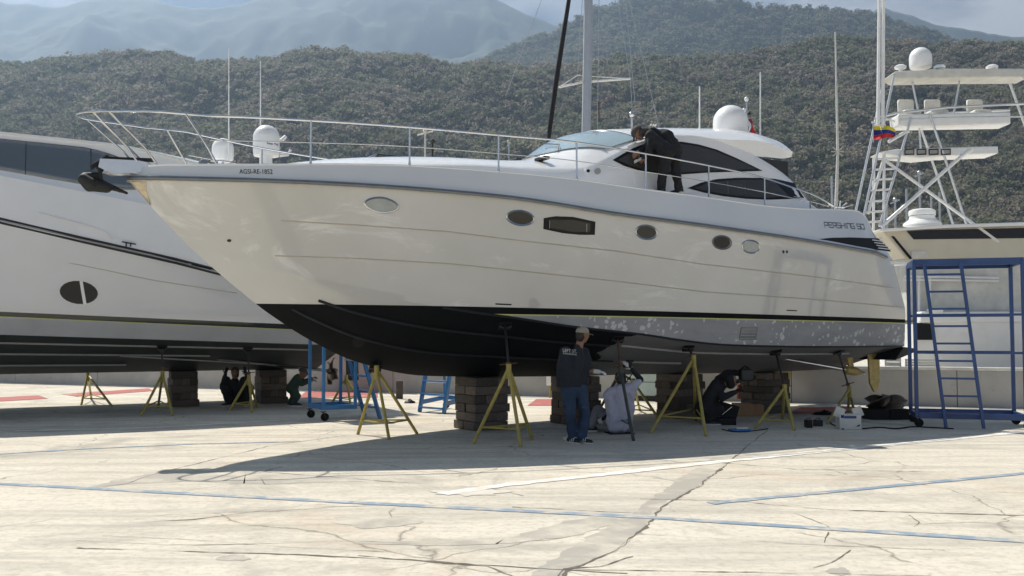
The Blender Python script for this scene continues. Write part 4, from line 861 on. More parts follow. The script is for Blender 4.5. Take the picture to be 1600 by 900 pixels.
stand('yellow jack stand with a long dark screw post before the aftmost timber pile', [(1179, 670), (1241, 673), (1222, 658)], (1226, 606), (1213, 548), surf=hull_b)
stand('yellow jack stand nearest the rudders under the stern', [(1292, 662), (1325, 647), (1335, 645)], (1327, 608), (1311, 548.5), surf=hull_b)
stand('yellow jack stand on the far side behind the standing worker', [(860, 655), (902, 650), (886, 641)], (876, 586), None, pad_xyz=YF.world((6.9, 1.4, 1.46)))
stand('yellow jack stand on the far side behind the seated worker', [(1030, 655), (975, 652), (1000, 642)], (989, 596), None, pad_xyz=YF.world((9.0, 1.4, 1.25)))
ls = lambda s, b: LF.world((s, b, l_kee(s)+(l_chi(s)-l_kee(s))*abs(b)/2.25))
stand('leftmost yellow jack stand, out in the sun beyond the large yacht', [(127, 633), (175, 635), (143, 624)], (137, 585), None, pad_xyz=None)
stand('yellow jack stand left of the first timber pile of the large yacht', [(220, 650), (270, 650), (247, 637)], (254, 584), (253, 541), surf=l_side, frame=LF)
stand('yellow jack stand beside the squatting worker under the large yacht', [(358, 642), (394, 645), (402, 637)], (389, 590), (387, 544), surf=l_side, frame=LF)
stand('dull yellow jack stand behind the blue step trolley', [(518, 631), (548, 634), (562, 627)], (541, 590), None, pad_xyz=None)
# ================================================================ timber keel piles
TB = {}
def timber(L_, W_, H_):
    k = (round(L_, 2), round(W_, 2), round(H_, 2))
    if k not in TB:
        m = MB(); m.box((0, 0, 0), k); TB[k] = m.mesh('timber', 'timber', smooth=False)
    return TB[k]
def pile(label, frame, s, top, w, dpt, nrow, seed, y=0):
    rnd = random.Random(seed); P = frame.world((s, y, 0)); o = thing('keel_block_pile', label, 'timber pile', (P.x, P.y, 0), frame.a, 'timber piles under the keels'); h = top/nrow
    for r in range(nrow):
        along = r % 2 == 0; n = 3 if not along else rnd.choice([2, 3])
        for k in range(n):
            if along: sz = (w*rnd.choice([1.0, 1.04]), dpt/n-.006, h-.003); lc = (rnd.uniform(-.03, .03), (k-(n-1)/2)*dpt/n, h*(r+.5))
            else: sz = (dpt*rnd.choice([1.0, .96]), w/n-.006, h-.003); lc = ((k-(n-1)/2)*w/n, rnd.uniform(-.03, .03), h*(r+.5))
            b = part('timber', timber(*sz), o, lc, (0, 0, (0 if along else math.pi/2)+rnd.uniform(-.02, .02)))
            bv = b.modifiers.new('bevel', 'BEVEL'); bv.width = .008; bv.segments = 1
    return o
sx = lambda px: YF.cast(px, 600, .3).x
pile('tall timber pile under the keel, right of the blue ladder frame', YF, sx(766), z_kee(sx(766)), .66, .72, 6, 1)
pile('timber pile half hidden behind the standing worker', YF, sx(914), z_kee(sx(914)), .60, .7, 6, 2)
pile('timber pile behind the crouching worker in black', YF, sx(1078), z_kee(sx(1078)), .62, .7, 6, 3)
pile('aftmost dark timber pile behind the stand with the long post', YF, sx(1212), z_kee(sx(1212)), .68, .7, 6, 4)
lx = lambda px: LF.cast(px, 605, .3).x
pile('timber pile with uneven block ends under the large yacht, at left', LF, lx(289), l_kee(lx(289)), .56, .7, 5, 5)
pile('squat timber pile under the large yacht near its propeller', LF, lx(428), l_kee(lx(428)), .60, .7, 5, 6)
# ================================================================ blue step trolleys and scaffold
def caster(parent, p, mat='rubber', r=.075):
    MB().lathe([(r*.5, -.02), (r, -.018), (r, .018), (r*.5, .02)], (p[0]+.03, p[1], r), 16, Matrix.Rotation(math.pi/2, 3, 'X')).build('wheel', mat, parent)
    fkm = MB(); fkm.box((p[0], p[1], r*2+.02), (.09, .07, .015)); fkm.bar((p[0]-.01, p[1]-.03, r*2+.02), (p[0]+.03, p[1]-.03, r), .012); fkm.bar((p[0]-.01, p[1]+.03, r*2+.02), (p[0]+.03, p[1]+.03, r), .012); fkm.build('fork', 'dark_metal', parent)
def trolley(label, p0, rz, Lx, Wy, H, mat, ladder_out=.55, steps=5, group='blue work trolleys'):
    """rolling step platform: two rear posts, base frame, sloping step ladder in front (towards +x)"""
    o = thing('step_trolley', label, 'work platform', (p0.x, p0.y, 0), rz, group); b = .20
    for x, y in ((0, 0), (0, Wy), (Lx, 0), (Lx, Wy)): MB().bar((x, y, b), (x, y, H), .055).build('post', mat, o, bevel=.006)
    for a, c in (((0, 0), (0, Wy)), ((0, 0), (Lx, 0)), ((0, Wy), (Lx, Wy)), ((Lx, 0), (Lx, Wy))):
        for z in (b+.045, H-.03): MB().bar((a[0], a[1], z), (c[0], c[1], z), .05, .085 if z < 1 else .05).build('rail', mat, o, bevel=.006)
    pl = MB(); pl.box((Lx/2, Wy/2, H+.012), (Lx, Wy, .024)); pl.build('platform', 'alu', o)
    for x, y in ((0, 0), (0, Wy)): caster(o, (x, y))
    for y in (0, Wy): MB().bar((Lx+ladder_out, y, .0), (Lx+.03, y, H), .05, .11).build('stringer', mat, o, bevel=.006)
    for k in range(steps):
        f = (k+.7)/(steps+.2); x = Lx+ladder_out+(.03-ladder_out)*f; MB().box((x-.02, Wy/2, H*f), (.16, Wy-.05, .03)).build('tread', 'alu' if k == steps-2 else mat, o, bevel=.004)
    return o
g0 = gnd(470, 655); g1 = gnd(505, 658)
trolley('blue rolling step trolley with casters under the yacht bow', g1, math.radians(30), .62, .80, 1.55, 'scaffold_blue', .5)
g2 = gnd(739, 642)
t2 = thing('ladder_frame', 'blue tilted step ladder frame standing in the sun behind the timber pile', 'ladder', (0, 0, 0), 0, 'blue work trolleys')
A0, A1, B0, B1 = gnd(655.5, 644), gnd(693.5, 647), None, None
up_ = Vector((.16, .42, 1.25))
for a in (A0, A1): MB().bar(a, a+up_, .05, .11).build('stringer', 'scaffold_blue', t2, bevel=.006)
for k in range(5):
    f = .08+k*.21; a, b = A0+up_*f, A1+up_*f; MB().bar(a, b, .14, .03, up=(0, .3, 1)).build('tread', 'scaffold_blue', t2, bevel=.004)
R0, R1 = A0+Vector((.45, 1.0, 0)), A1+Vector((.45, 1.0, 0))
for a in (R0, R1): MB().bar(a+Vector((0, 0, .17)), a+Vector((-.02, -.1, 1.25)), .055).build('post', 'scaffold_blue', t2, bevel=.006)
for a, b in ((A0, R0), (A1, R1)): MB().bar(a+Vector((.02, .06, .2)), b+Vector((0, 0, .24)), .05, .09).build('rail', 'scaffold_blue', t2, bevel=.006)
MB().bar(R0+Vector((0, 0, .24)), R1+Vector((0, 0, .24)), .05, .09).build('rail', 'scaffold_blue', t2, bevel=.006)
for a in (R0, R1): caster(t2, a)
# tall navy scaffold at the right edge
G = gnd(1433, 667); sc_o = thing('scaffold_tower', 'tall navy blue ladder scaffold on casters at the right beside the stern', 'scaffold', (G.x, G.y, 0), math.radians(-17)); H = 2.86
for x, y in ((0, 0), (1.7, 0), (0, 1.0), (1.7, 1.0)):
    MB().bar((x, y, .16), (x, y, H), .062).build('post', 'scaffold_navy', sc_o, bevel=.006); caster(sc_o, (x, y))
for y in (0, 1.0):
    for z in (.2, 1.28, 1.93, H-.03): MB().bar((.03, y, z), (1.67, y, z), .05, .10 if z < .3 or z > 2.5 else .04).build('rail', 'scaffold_navy', sc_o, bevel=.005)
for x in (0, 1.7):
    for z in (.2, H-.03): MB().bar((x, .03, z), (x, .97, z), .05, .08).build('rail', 'scaffold_navy', sc_o, bevel=.005)
MB().box((.85, .5, H+.02), (1.74, 1.06, .03)).build('platform', 'scaffold_navy', sc_o)
for x in (.16, .74): MB().bar((x, -.07, H-.06), (x+.27, -.22, .02), .05, .08).build('stringer', 'scaffold_navy', sc_o, bevel=.005)
for k in range(9):
    f = (k+.6)/9.4; x = .16+.27*f; y = -.07-.15*f; z = H-.06-(H-.08)*f; MB().bar((x, y, z), (x+.58, y, z), .035).build('rung', 'scaffold_navy', sc_o, bevel=.004)
# ================================================================ odds and ends on the yard
def cable(label, px, r=.012, mat='rubber', z=.014, name='cable'):
    P = [gnd(*p) for p in px]; Q = []
    for i in range(len(P)-1):
        for k in range(6):
            t_ = k/6; a, b, c, d = P[max(i-1, 0)], P[i], P[i+1], P[min(i+2, len(P)-1)]; Q.append(.5*((2*b)+(c-a)*t_+(2*a-5*b+4*c-d)*t_**2+(3*b-a-3*c+d)*t_**3))
    Q.append(P[-1]); return tag(MB().tube([(q.x, q.y, z) for q in Q], r, 6).build(name, mat), label, 'cable')
cable('thin black hose lying from the white carton towards the navy scaffold', [(1348, 671), (1375, 669), (1400, 671), (1425, 668), (1452, 669), (1490, 671)])
cable('black power lead looped beside the stand nearest the rudders', [(1294, 655), (1300, 664), (1311, 668), (1318, 672)], .01)
cable('dark lead running from the open case towards the blue and white tray', [(1128, 672), (1150, 676), (1180, 674), (1200, 671)], .009)
# white printed carton
P = gnd(1329, 671); cx = thing('printed_carton', 'white carton with blue print standing under the stern', 'box', (P.x, P.y, 0), math.radians(-4))
MB().box((0, .13, .125), (.36, .26, .25)).build('carton', 'white_dirty', cx, bevel=.006)
MB().box((0, -.002, .205), (.20, .004, .045)).build('print', 'scaffold_navy', cx); MB().box((-.13, -.002, .215), (.05, .004, .05)).build('print', 'flag_blue', cx); MB().prism([(.08, -.0035, .05), (.15, -.0035, .05), (.15, -.0035, .09), (.115, -.0035, .065)], (0, .003, 0)).build('print', 'black_trim', cx)
for sg in (-1, 1): MB().bar((sg*.09, .05+.1*(sg > 0), .252), (sg*.24, .05+.1*(sg > 0), .31), .17, .006, up=(0, 1, 0)).build('flap', 'white_dirty', cx)
# propeller lying on a black block
P = gnd(1391, 656); bk = thing('wooden_plinth', 'black timber block carrying a loose propeller', 'block', (P.x, P.y, 0), math.radians(5))
for k in range(2): MB().box((-.19+.38*k, .2, .10), (.37, .42, .20)).build('timber', 'black_trim', bk, bevel=.012)
pp = thing('spare_propeller', 'removed bronze propeller lying flat on the black block', 'propeller', (P.x, P.y+.2, .20), .3)
MB().lathe([(.07, 0), (.11, .02), (.10, .16), (.07, .24), (.03, .25)], (0, 0, 0), 20).build('hub', 'prop_metal', pp)
for k in range(4):
    a = k*math.pi/2+.2; R = Matrix.Rotation(a, 3, 'Z'); m = MB(); rows = []
    for w in np.linspace(0, 1, 8):
        r = .09+.32*w; hw = .08+.13*math.sin(math.pi*min(.86, .15+.8*w)); rows.append([R@Vector((r*math.cos(u*hw/r*1.0), r*math.sin(u*hw/r), .12+u*hw*.75*(1-.35*w)-.02*w)) for u in np.linspace(-1, 1, 7)])
    m.grid(rows); bl = m.build('blade', 'prop_metal', pp, angle=60, fix=False); sd2 = bl.modifiers.new('thick', 'SOLIDIFY'); sd2.thickness = .014
# brown cartons
for lab, x, y, sz, rz in (('brown cardboard carton standing on the yard behind the crouching worker', 1160, 650, (.34, .3, .25), 5), ('darker brown carton right of the lighter one by the timber pile', 1181, 649, (.26, .3, .21), -3)):
    P = gnd(x, y); c = thing('cardboard_carton', lab, 'box', (P.x, P.y, 0), math.radians(rz), 'brown cartons'); MB().box((0, 0, sz[2]/2), sz).build('carton', 'cardboard', c, bevel=.005)
    MB().box((0, 0, sz[2]+.002), (sz[0], .05, .003)).build('tape', 'groove', c)
P = gnd(1156, 642); tag(MB().lathe([(.05, 0), (.065, .01), (.06, .2), (.05, .27), (.045, .3)], (P.x, P.y, .25), 14).build('orange_canister', 'cone_orange' if 'cone_orange' in MATS else simple('cone_orange', (.45, .12, .03), .5)), 'orange canister standing on the brown carton', 'canister')
# open case, tray, bits
P = gnd(1134, 664); oc = thing('open_tool_case', 'open black tool case beside the crouching worker', 'tool case', (P.x, P.y, 0), math.radians(-10))
MB().box((0, .1, .06), (.36, .26, .12)).build('case_bottom', 'black_trim', oc, bevel=.01); MB().box((.05, .30, .22), (.36, .03, .28), m=Matrix.Rotation(-.35, 3, 'X')@Matrix.Rotation(.3, 3, 'Y')).build('case_lid', 'black_trim', oc, bevel=.008); MB().bar((-.05, .25, .16), (.12, .26, .30), .008).build('lid_stay', 'steel', oc)
P = gnd(1156, 674); tr_ = thing('paint_tray', 'blue and white plastic tray on the shaded concrete', 'tray', (P.x, P.y, 0), math.radians(6)); MB().box((0, 0, .02), (.34, .22, .035)).build('tray', 'scaffold_blue', tr_, bevel=.01); MB().box((.02, -.02, .055), (.20, .12, .03)).build('cloth', 'white_dirty', tr_, bevel=.01)
for lab, x, y, sz, mt in (('small black battery box on the shaded concrete', 1263, 668, (.10, .14, .13), 'black_trim'), ('dark grey tool box beside the small black battery box', 1278, 666, (.14, .12, .11), 'dark_metal')):
    P = gnd(x, y); c = thing('tool_box', lab, 'box', (P.x, P.y, 0), .1); MB().box((0, 0, sz[2]/2), sz).build('box', mt, c, bevel=.01); MB().tube([(-.04, 0, sz[2]), (-.03, 0, sz[2]+.03), (.03, 0, sz[2]+.03), (.04, 0, sz[2])], .006, 6).build('handle', 'rubber', c)
def rag(label, x, y, rx, ry, h, mat, seed):
    P = gnd(x, y); rnd = random.Random(seed); m = MB(); N = 12; rows = []
    for j in range(6):
        f = j/5; rows.append([(P.x+rx*f*math.cos(k*2*math.pi/N)*rnd.uniform(.75, 1.15), P.y+ry*f*math.sin(k*2*math.pi/N)*rnd.uniform(.75, 1.15), .004+h*(1-f)**.7*rnd.uniform(.5, 1.1)+.01*(f < 1)) for k in range(N)])
    m.grid(rows, close_u=True); return tag(m.build('crumpled_cloth', mat, angle=180), label, 'cloth')
rag('black crumpled cloth on the yard before the red marking', 1288, 648, .22, .14, .09, 'black_trim', 4); rag('small grey rag beside the standing worker\'s shoes', 888, 687, .10, .08, .07, 'white_dirty', 9); rag('dark rag on the concrete behind the stand nearest the bow', 640, 630, .14, .1, .1, 'black_trim', 2)
P = gnd(624, 623); tag(MB().box((P.x, P.y, .22), (.17, .12, .44), .2).build('timber_post', 'timber', bevel=.01), 'short upright timber offcut by the wall', 'timber')
# meter box and pale panel on the wall
def wall_pt(px, py):
    d = ray(px, py); n3 = np.array([wn.x, wn.y, 0]); t_ = np.dot(n3, np.array(WA)-CO)/np.dot(n3, d); return Vector(CO+t_*d)
a = wall_pt(864, 604); mb_ = thing('meter_box', 'white meter box on two posts by the wall, left of the standing worker', 'box', (a.x, a.y-.35, 0), wang)
MB().box((0, 0, .46), (.32, .2, .30)).build('box', 'white_paint', mb_, bevel=.01); MB().box((.0, -.102, .50), (.03, .006, .03)).build('lock', 'black_trim', mb_)
for x in (-.1, .1): MB().bar((x, 0, 0), (x, 0, .32), .04).build('post', 'stand_yellow', mb_)
simple('pale_green', (.42, .52, .50), .5, 0, .1, .08)
a = wall_pt(1022, 609); pg_ = thing('pale_green_locker', 'pale green low locker against the wall behind the seated worker', 'locker', (a.x, a.y-.35, 0), wang); MB().box((0, 0, .42), (1.7, .5, .60)).build('body', 'pale_green', pg_, bevel=.02); MB().box((0, 0, .06), (1.6, .45, .12)).build('plinth', 'dark_metal', pg_); MB().box((0, -.255, .45), (1.66, .008, .012)).build('seam', 'dark_metal', pg_)
# ================================================================ people
simple('skin', (.22, .115, .07), .55, 0, 0, .1, 10); simple('hair', (.012, .010, .009), .6); simple('cap_beige', (.30, .27, .21), .8); simple('cap_dark', (.05, .047, .043), .8, var=.2)
simple('shirt_navy', (.012, .016, .024), .9, 0, 0, .2, 5); simple('jeans', (.020, .042, .085), .85, 0, 0, .35, 4, dirt=((.10, .14, .19), .6)); simple('shirt_lilac', (.44, .44, .54), .85, 0, 0, .08, 5); simple('cloth_black', (.010, .011, .014), .85, 0, 0, .25, 6); simple('cloth_grey', (.20, .19, .21), .85)
simple('cloth_green', (.025, .05, .035), .85); simple('glove_white', (.55, .55, .53), .8, dirt=((.3, .29, .27), .58)); simple('shoe_black', (.012, .012, .013), .5); simple('sole_white', (.6, .6, .58), .6)
_tex = bpy.data.textures.new('folds', 'CLOUDS'); _tex.noise_scale = .11; _tex.noise_depth = 1
def melt(name, caps, mat, parent, vox=.014, smooth=5, folds=0, hem=None):
    """one skin drawn over tapered limbs: caps = (point, radius, point, radius)"""
    m = MB()
    for a, ra, b, rb in caps:
        a, b = Vector(a), Vector(b); d = b-a
        if d.length < 1e-4: d = Vector((0, 0, 1e-3)); b = a+d
        d.normalize(); P = []; Rr = []
        for k in range(5): th = math.pi/2*(1-k/4); P.append(a-d*ra*math.sin(th)); Rr.append(max(.002, ra*math.cos(th)))
        for k in range(1, 5): th = math.pi/2*k/4; P.append(b+d*rb*math.sin(th)); Rr.append(max(.002, rb*math.cos(th)))
        P.insert(5, b); Rr.insert(5, rb); m.tube(P, Rr, 12)
    ob = m.build('tmp', mat, fix=True)
    r = ob.modifiers.new('r', 'REMESH'); r.mode = 'VOXEL'; r.voxel_size = vox
    s = ob.modifiers.new('s', 'SMOOTH'); s.iterations = smooth; s.factor = .5
    if folds:
        d = ob.modifiers.new('d', 'DISPLACE'); d.texture = _tex; d.strength = folds; d.mid_level = .5; d.texture_coords = 'GLOBAL'
    bpy.context.view_layer.update()
    me = bpy.data.meshes.new_from_object(ob.evaluated_get(bpy.context.evaluated_depsgraph_get())); me.name = name
    bpy.data.objects.remove(ob)
    if hem is not None:
        bm = bmesh.new(); bm.from_mesh(me); r = bmesh.ops.bisect_plane(bm, geom=bm.verts[:]+bm.edges[:]+bm.faces[:], plane_co=hem[0], plane_no=hem[1], clear_outer=True); bmesh.ops.holes_fill(bm, edges=[e for e in bm.edges if e.is_boundary]); bm.to_mesh(me); bm.free()
    me.shade_smooth(); me.set_sharp_from_angle(angle=math.radians(60)); return part(name, me, parent)
melt('anchor_fluke', [((-.60, .06, 3.74), .065, (-.50, .10, 3.66), .085), ((-.60, -.06, 3.74), .065, (-.50, -.10, 3.66), .085), ((-.50, .10, 3.66), .075, (-.28, .06, 3.63), .06), ((-.50, -.10, 3.66), .075, (-.28, -.06, 3.63), .06), ((-.38, 0, 3.70), .06, (-.02, 0, 3.58), .02), ((-.58, 0, 3.78), .05, (-.40, 0, 3.80), .05)], 'anchor_metal', yacht, .016, 3)
def hand(caps, wrist, d, n, r=.0095, curl=.5, side=1):
    """palm and five fingers: d = pointing direction, n = back of the hand"""
    d = Vector(d).normalized(); n = Vector(n); n = (n-d*n.dot(d)).normalized(); s = d.cross(n)*side; w = Vector(wrist)
    for q in (-1, 0, 1): caps.append((w+s*q*.018, .016, w+d*.085+s*q*.024, .014))
    for k, (ln, off) in enumerate(((.072, -.030), (.082, -.010), (.076, .010), (.060, .030))):
        k0 = w+d*.09+s*off; e1 = (d*math.cos(curl)-n*math.sin(curl)).normalized(); e2 = (d*math.cos(2.2*curl)-n*math.sin(2.2*curl)).normalized(); k1 = k0+e1*ln*.5; caps += [(k0, r, k1, r*.95), (k1, r*.95, k1+e2*ln*.5, r*.8)]
    t0 = w+d*.03-s*.03; t1 = t0+(d*.7-s*.7).normalized()*.045; caps += [(t0, .013, t1, .011), (t1, .011, t1+(d*.9-s*.2-n*.3).normalized()*.035, .009)]
def head_caps(c, up, fwd, sc=1.0):
    up = Vector(up).normalized(); f = Vector(fwd); f = (f-up*f.dot(up)).normalized(); s = up.cross(f); c = Vector(c); k = sc
    L = [(c+up*.035*k-f*.012*k, .080*k, c+up*.03*k+f*.02*k, .076*k), (c-up*.02*k+f*.03*k, .060*k, c-up*.075*k+f*.045*k, .038*k), (c+f*.095*k+up*.01*k, .010*k, c+f*.112*k-up*.022*k, .013*k)]
    for q in (-1, 1): L += [(c+s*q*.074*k-up*.015*k, .013*k, c+s*q*.080*k+up*.02*k, .015*k), (c+s*q*.030*k+f*.078*k-up*.02*k, .022*k, c+s*q*.035*k+f*.06*k-up*.01*k, .025*k)]
    L.append((c+f*.082*k-up*.052*k-s*.015*k, .012*k, c+f*.082*k-up*.052*k+s*.015*k, .012*k)); return L, up, f, s
def face_bits(c, up, f, s, par, k=1.0):
    c = Vector(c)
    for q in (-1, 1): MB().ball(c+s*q*.031*k+f*.088*k+up*.010*k, .0095*k, 8).build('eye', 'sole_white', par); MB().bar(c+s*q*.016*k+f*.094*k+up*.027*k, c+s*q*.046*k+f*.086*k+up*.026*k, .007*k).build('eyebrow', 'hair', par)
    MB().bar(c+f*.0935*k-up*.052*k-s*.02*k, c+f*.0935*k-up*.052*k+s*.02*k, .006*k).build('mouth', 'rusty', par)
def cap(c, up, f, s, par, mat, k=1.0, peak=True):
    """baseball cap: a crown over the skull and a curved peak"""
    c = Vector(c); rows = []
    for j in range(7):
        th = math.pi/2*j/6; rows.append([c-f*.003*k+up*(.030+.092*math.sin(th))*k+(f*math.cos(a)*.106+s*math.sin(a)*.092)*k*math.cos(th)**.8 for a in np.linspace(0, 2*math.pi, 20, endpoint=False)])
    m = MB(); m.grid(rows, close_u=True); m.ball(c+up*.123*k, .010*k, 6)
    if peak:
        pk = [[c+up*(.034-.018*u*abs(a)-.012*u)*k+f*(.085+(.085*u)*(1-.35*a*a))*k+s*a*.075*k for a in np.linspace(-1, 1, 9)] for u in np.linspace(0, 1, 5)]; m.grid(pk); m.grid([[p-up*.006 for p in r] for r in pk], flip=True)
    return m.build('cap', mat, par, angle=60, fix=False)
def shoe(par, ankle, toe_dir, mat='shoe_black', k=1.0, z0=None):
    a = Vector(ankle); d = Vector(toe_dir); d.z = 0; d.normalize(); g = Vector((a.x, a.y, z0 if z0 is not None else 0)); 
    o = melt('shoe', [(g-d*.05+Vector((0, 0, .05)), .042, g+d*.05+Vector((0, 0, .045)), .044), (g+d*.05+Vector((0, 0, .042)), .043, g+d*.165+Vector((0, 0, .034)), .034), (g-d*.03+Vector((0, 0, .06)), .04, g-d*.02+Vector((0, 0, .10)), .042)], mat, par, .010, 3)
    q = Vector((-d.y, d.x, 0)); P = [g-d*.095, g-d*.07+q*.042, g+d*.08+q*.047, g+d*.17+q*.036, g+d*.205, g+d*.17-q*.036, g+d*.08-q*.047, g-d*.07-q*.042]; MB().prism([p+Vector((0, 0, .002)) for p in P], (0, 0, .022)).build('sole', 'sole_white', o, bevel=.004)
    return o
class Body:
    """photo pixels with a depth: figures stand where the photo shows them, at their real size"""
    def __init__(s, label, base, group=None):
        s.b = Vector((base[0], base[1], base[2] if len(base) > 2 else 0)); s.o = thing('person', label, 'person', s.b, 0, group)
    def p(s, px, py, Y): return deep(px, py, Y)-s.b
def lerpv(a, b, t): return Vector(a).lerp(Vector(b), t)
# ---- worker standing with his back turned
Y = 14.25; W1 = Body('worker standing in beige cap, dark printed T-shirt and blue jeans, back to us', (gnd(903, 692).x, Y)); p = W1.p
hd = p(910, 523, Y-.02); nk = p(904, 540, Y); shL, shR = p(883, 550, Y-.10), p(913, 551, Y+.10); chest = p(898, 560, Y); waist = p(896, 592, Y); hpL, hpR = p(888, 606, Y-.06), p(905, 606, Y+.06)
knL, knR = p(891, 648, Y-.08), p(914, 646, Y+.04); anL, anR = p(895, 682, Y-.06), p(909, 684, Y-.10); anL.z = .10; anR.z = .10
elR, haR = p(919, 579, Y+.10), p(936, 581, Y+.02); elL, haL = p(876, 578, Y+.02), p(892, 594, Y+.22)
facing = Vector((.86, .45, -.12)); hc, up, f, s = head_caps(hd, (.08, 0, 1), facing, 1.02)
caps = hc+[(nk-Vector((0, 0, .06)), .062, lerpv(nk, hd, .6), .055), (shL, .075, lerpv(shL, hpL, .9), .10), (shR, .075, lerpv(shR, hpR, .9), .10), (chest, .10, waist, .10), (shL, .055, elL, .045), (elL, .043, haL, .03), (shR, .06, elR, .045), (elR, .043, haR, .03), (hpL, .09, knL, .06), (knL, .06, anL, .042), (hpR, .09, knR, .06), (knR, .06, anR, .042)]
melt('body', caps, 'skin', W1.o, .013, 4); face_bits(hd, up, f, s, W1.o)
melt('hair', [(hd+up*.04-f*.025, .083, hd-up*.03-f*.035, .070), (hd-up*.03-f*.035, .066, hd-up*.07-f*.03, .05)], 'hair', W1.o, .012)
cap(hd, up, f, s, W1.o, 'cap_beige')
hmL, hmR = p(883, 603, Y-.08), p(904, 605, Y+.08)
sh1 = melt('t_shirt', [(shL, .085, lerpv(shL, hmL, .55), .125), (lerpv(shL, hmL, .55), .125, hmL, .135), (shR, .085, lerpv(shR, hmR, .55), .115), (lerpv(shR, hmR, .55), .115, hmR, .125), (nk-Vector((0, 0, .035)), .075, chest, .13), (chest, .145, lerpv(hmL, hmR, .5), .15), (lerpv(shL, hmL, .1), .08, lerpv(shR, hmR, .1), .08), (lerpv(shL, hmL, .3), .10, lerpv(shR, hmR, .3), .10), (lerpv(shL, hmL, .6), .12, lerpv(shR, hmR, .6), .12), (hmL, .13, hmR, .125), (shL, .085, lerpv(shL, elL, .82), .078), (shR, .085, lerpv(shR, elR, .82), .078)], 'shirt_navy', W1.o, .013, 5, .035, hem=(lerpv(hmL, hmR, .5), (0, 0, -1)))
melt('jeans', [(hpL, .12, lerpv(hpL, knL, .5), .10), (lerpv(hpL, knL, .5), .10, knL, .082), (knL, .082, anL, .075), (hpR, .12, lerpv(hpR, knR, .5), .10), (lerpv(hpR, knR, .5), .10, knR, .084), (knR, .084, anR, .078), (lerpv(hpL, hpR, .5)+Vector((0, 0, .05)), .12, lerpv(hpL, hpR, .5), .12)], 'jeans', W1.o, .013, 4, .03)
for an_, td in ((Vector((anL.x-.02, anL.y, 0)), (.55, -.75, 0)), (Vector((anR.x, anR.y, 0)), (.7, -.6, 0))):
    so_1 = shoe(W1.o, an_, td); d = Vector(td).normalized(); q = Vector((-d.y, d.x, 0)); MB().lathe([(.046, .09), (.05, .11), (.048, .17)], an_-d*.02, 14).build('sock', 'sole_white', W1.o)
    for k in range(3): MB().tube([an_+d*(.02+.035*k)+q*u*.047+Vector((0, 0, .03+.062*math.sqrt(max(0, 1-u*u)))) for u in np.linspace(-1, 1, 9)], .006, 5).build('shoe_stripe', 'sole_white', so_1)
for wr, el in ((haR, elR), (haL, elL)):
    hc_ = []; d = (wr-el).normalized(); hand(hc_, wr-d*.03, d, (0, 0, 1), .011, .45); melt('glove', hc_+[(wr-d*.07, .036, wr, .034)], 'glove_white', W1.o, .006, 3)
# print on the back of the shirt, raised a hair off the cloth
bm = bmesh.new(); bm.from_mesh(sh1.data); bvh = BVHTree.FromBMesh(bm); bm.free()
def print_on(txt, px0, px1, hpx, mat, name, tilt=0):
    tm = text_mesh(txt, 1, 0, .01); w = max(v.co.x for v in tm.vertices); hh = max(v.co.y for v in tm.vertices); V = []
    for v in tm.vertices:
        u, q = v.co.x/w, v.co.y/hh; d = Vector(ray(px0[0]+(px1[0]-px0[0])*u, px0[1]+(px1[1]-px0[1])*u-q*hpx)).normalized(); hit = bvh.ray_cast(Vector((0, 0, EYE))-W1.b, d); V.append((hit[0] if hit[0] is not None else d*(14.05/d.y)+Vector((0, 0, EYE))-W1.b)-d*.006)
    m = MB(); m.add(V, [tuple(q.vertices) for q in tm.polygons]); return m.build(name, mat, sh1, smooth=False, fix=False)
simple('shirt_print', (.55, .54, .50), .8)
print_on('LEFT ST.', (879, 549.5), (901.5, 551.5), 5, 'shirt_print', 'shirt_lettering'); print_on('ROADSIDE', (879.5, 553), (901, 555.2), 2.3, 'shirt_print', 'shirt_lettering')
# ---- worker seated, one arm raised to the hull
Y = 15.6; W2 = Body('worker sitting in pale lilac T-shirt with dark sleeves, arm raised to the hull', (gnd(965, 676).x, Y)); p = W2.p
hd = p(969, 593, Y+.02); nk = p(970, 606, Y+.02); shL, shR = p(951, 616, Y-.02), p(988, 606, Y-.04); hp = p(969, 663, Y); hpL, hpR = p(961, 664, Y-.08), p(976, 664, Y+.1)
elR, haR = p(1001, 593, Y-.02), p(986, 576, Y-.08); elL, haL = p(957, 646, Y-.12), p(942, 655, Y+.05); knL, knR = p(934, 640, Y+.35), p(930, 648, Y+.62); anL, anR = p(925, 672, Y+.25), p(921, 668, Y+.55); anL.z = anR.z = .1
fc = Vector((-.55, .8, .35)); hc, up, f, s = head_caps(hd, (-.1, -.12, 1), fc)
melt('body', hc+[(nk-Vector((0, 0, .05)), .06, hd-up*.05, .055), (shL, .065, hpL, .08), (shR, .065, hpR, .08), (lerpv(shL, shR, .5), .08, hp, .09), (shL, .058, elL, .045), (elL, .042, haL, .03), (shR, .058, elR, .045), (elR, .042, haR, .03), (hpL, .09, knL, .06), (knL, .058, anL, .042), (hpR, .09, knR, .06), (knR, .058, anR, .042)], 'skin', W2.o, .013, 4); face_bits(hd, up, f, s, W2.o)
melt('hair', [(hd+up*.045-f*.015, .092, hd-up*.035-f*.035, .078)], 'hair', W2.o, .012)
melt('t_shirt', [(shL, .085, hpL, .135), (shR, .08, hpR, .13), (nk-Vector((0, 0, .04)), .075, hp, .15), (lerpv(shL, shR, .5), .13, hp, .15), (shL, .082, lerpv(shL, elL, .6), .075), (shR, .082, lerpv(shR, elR, .65), .07), (lerpv(shL, shR, .2), .1, lerpv(shL, shR, .8), .1)], 'shirt_lilac', W2.o, .013, 4, .045)
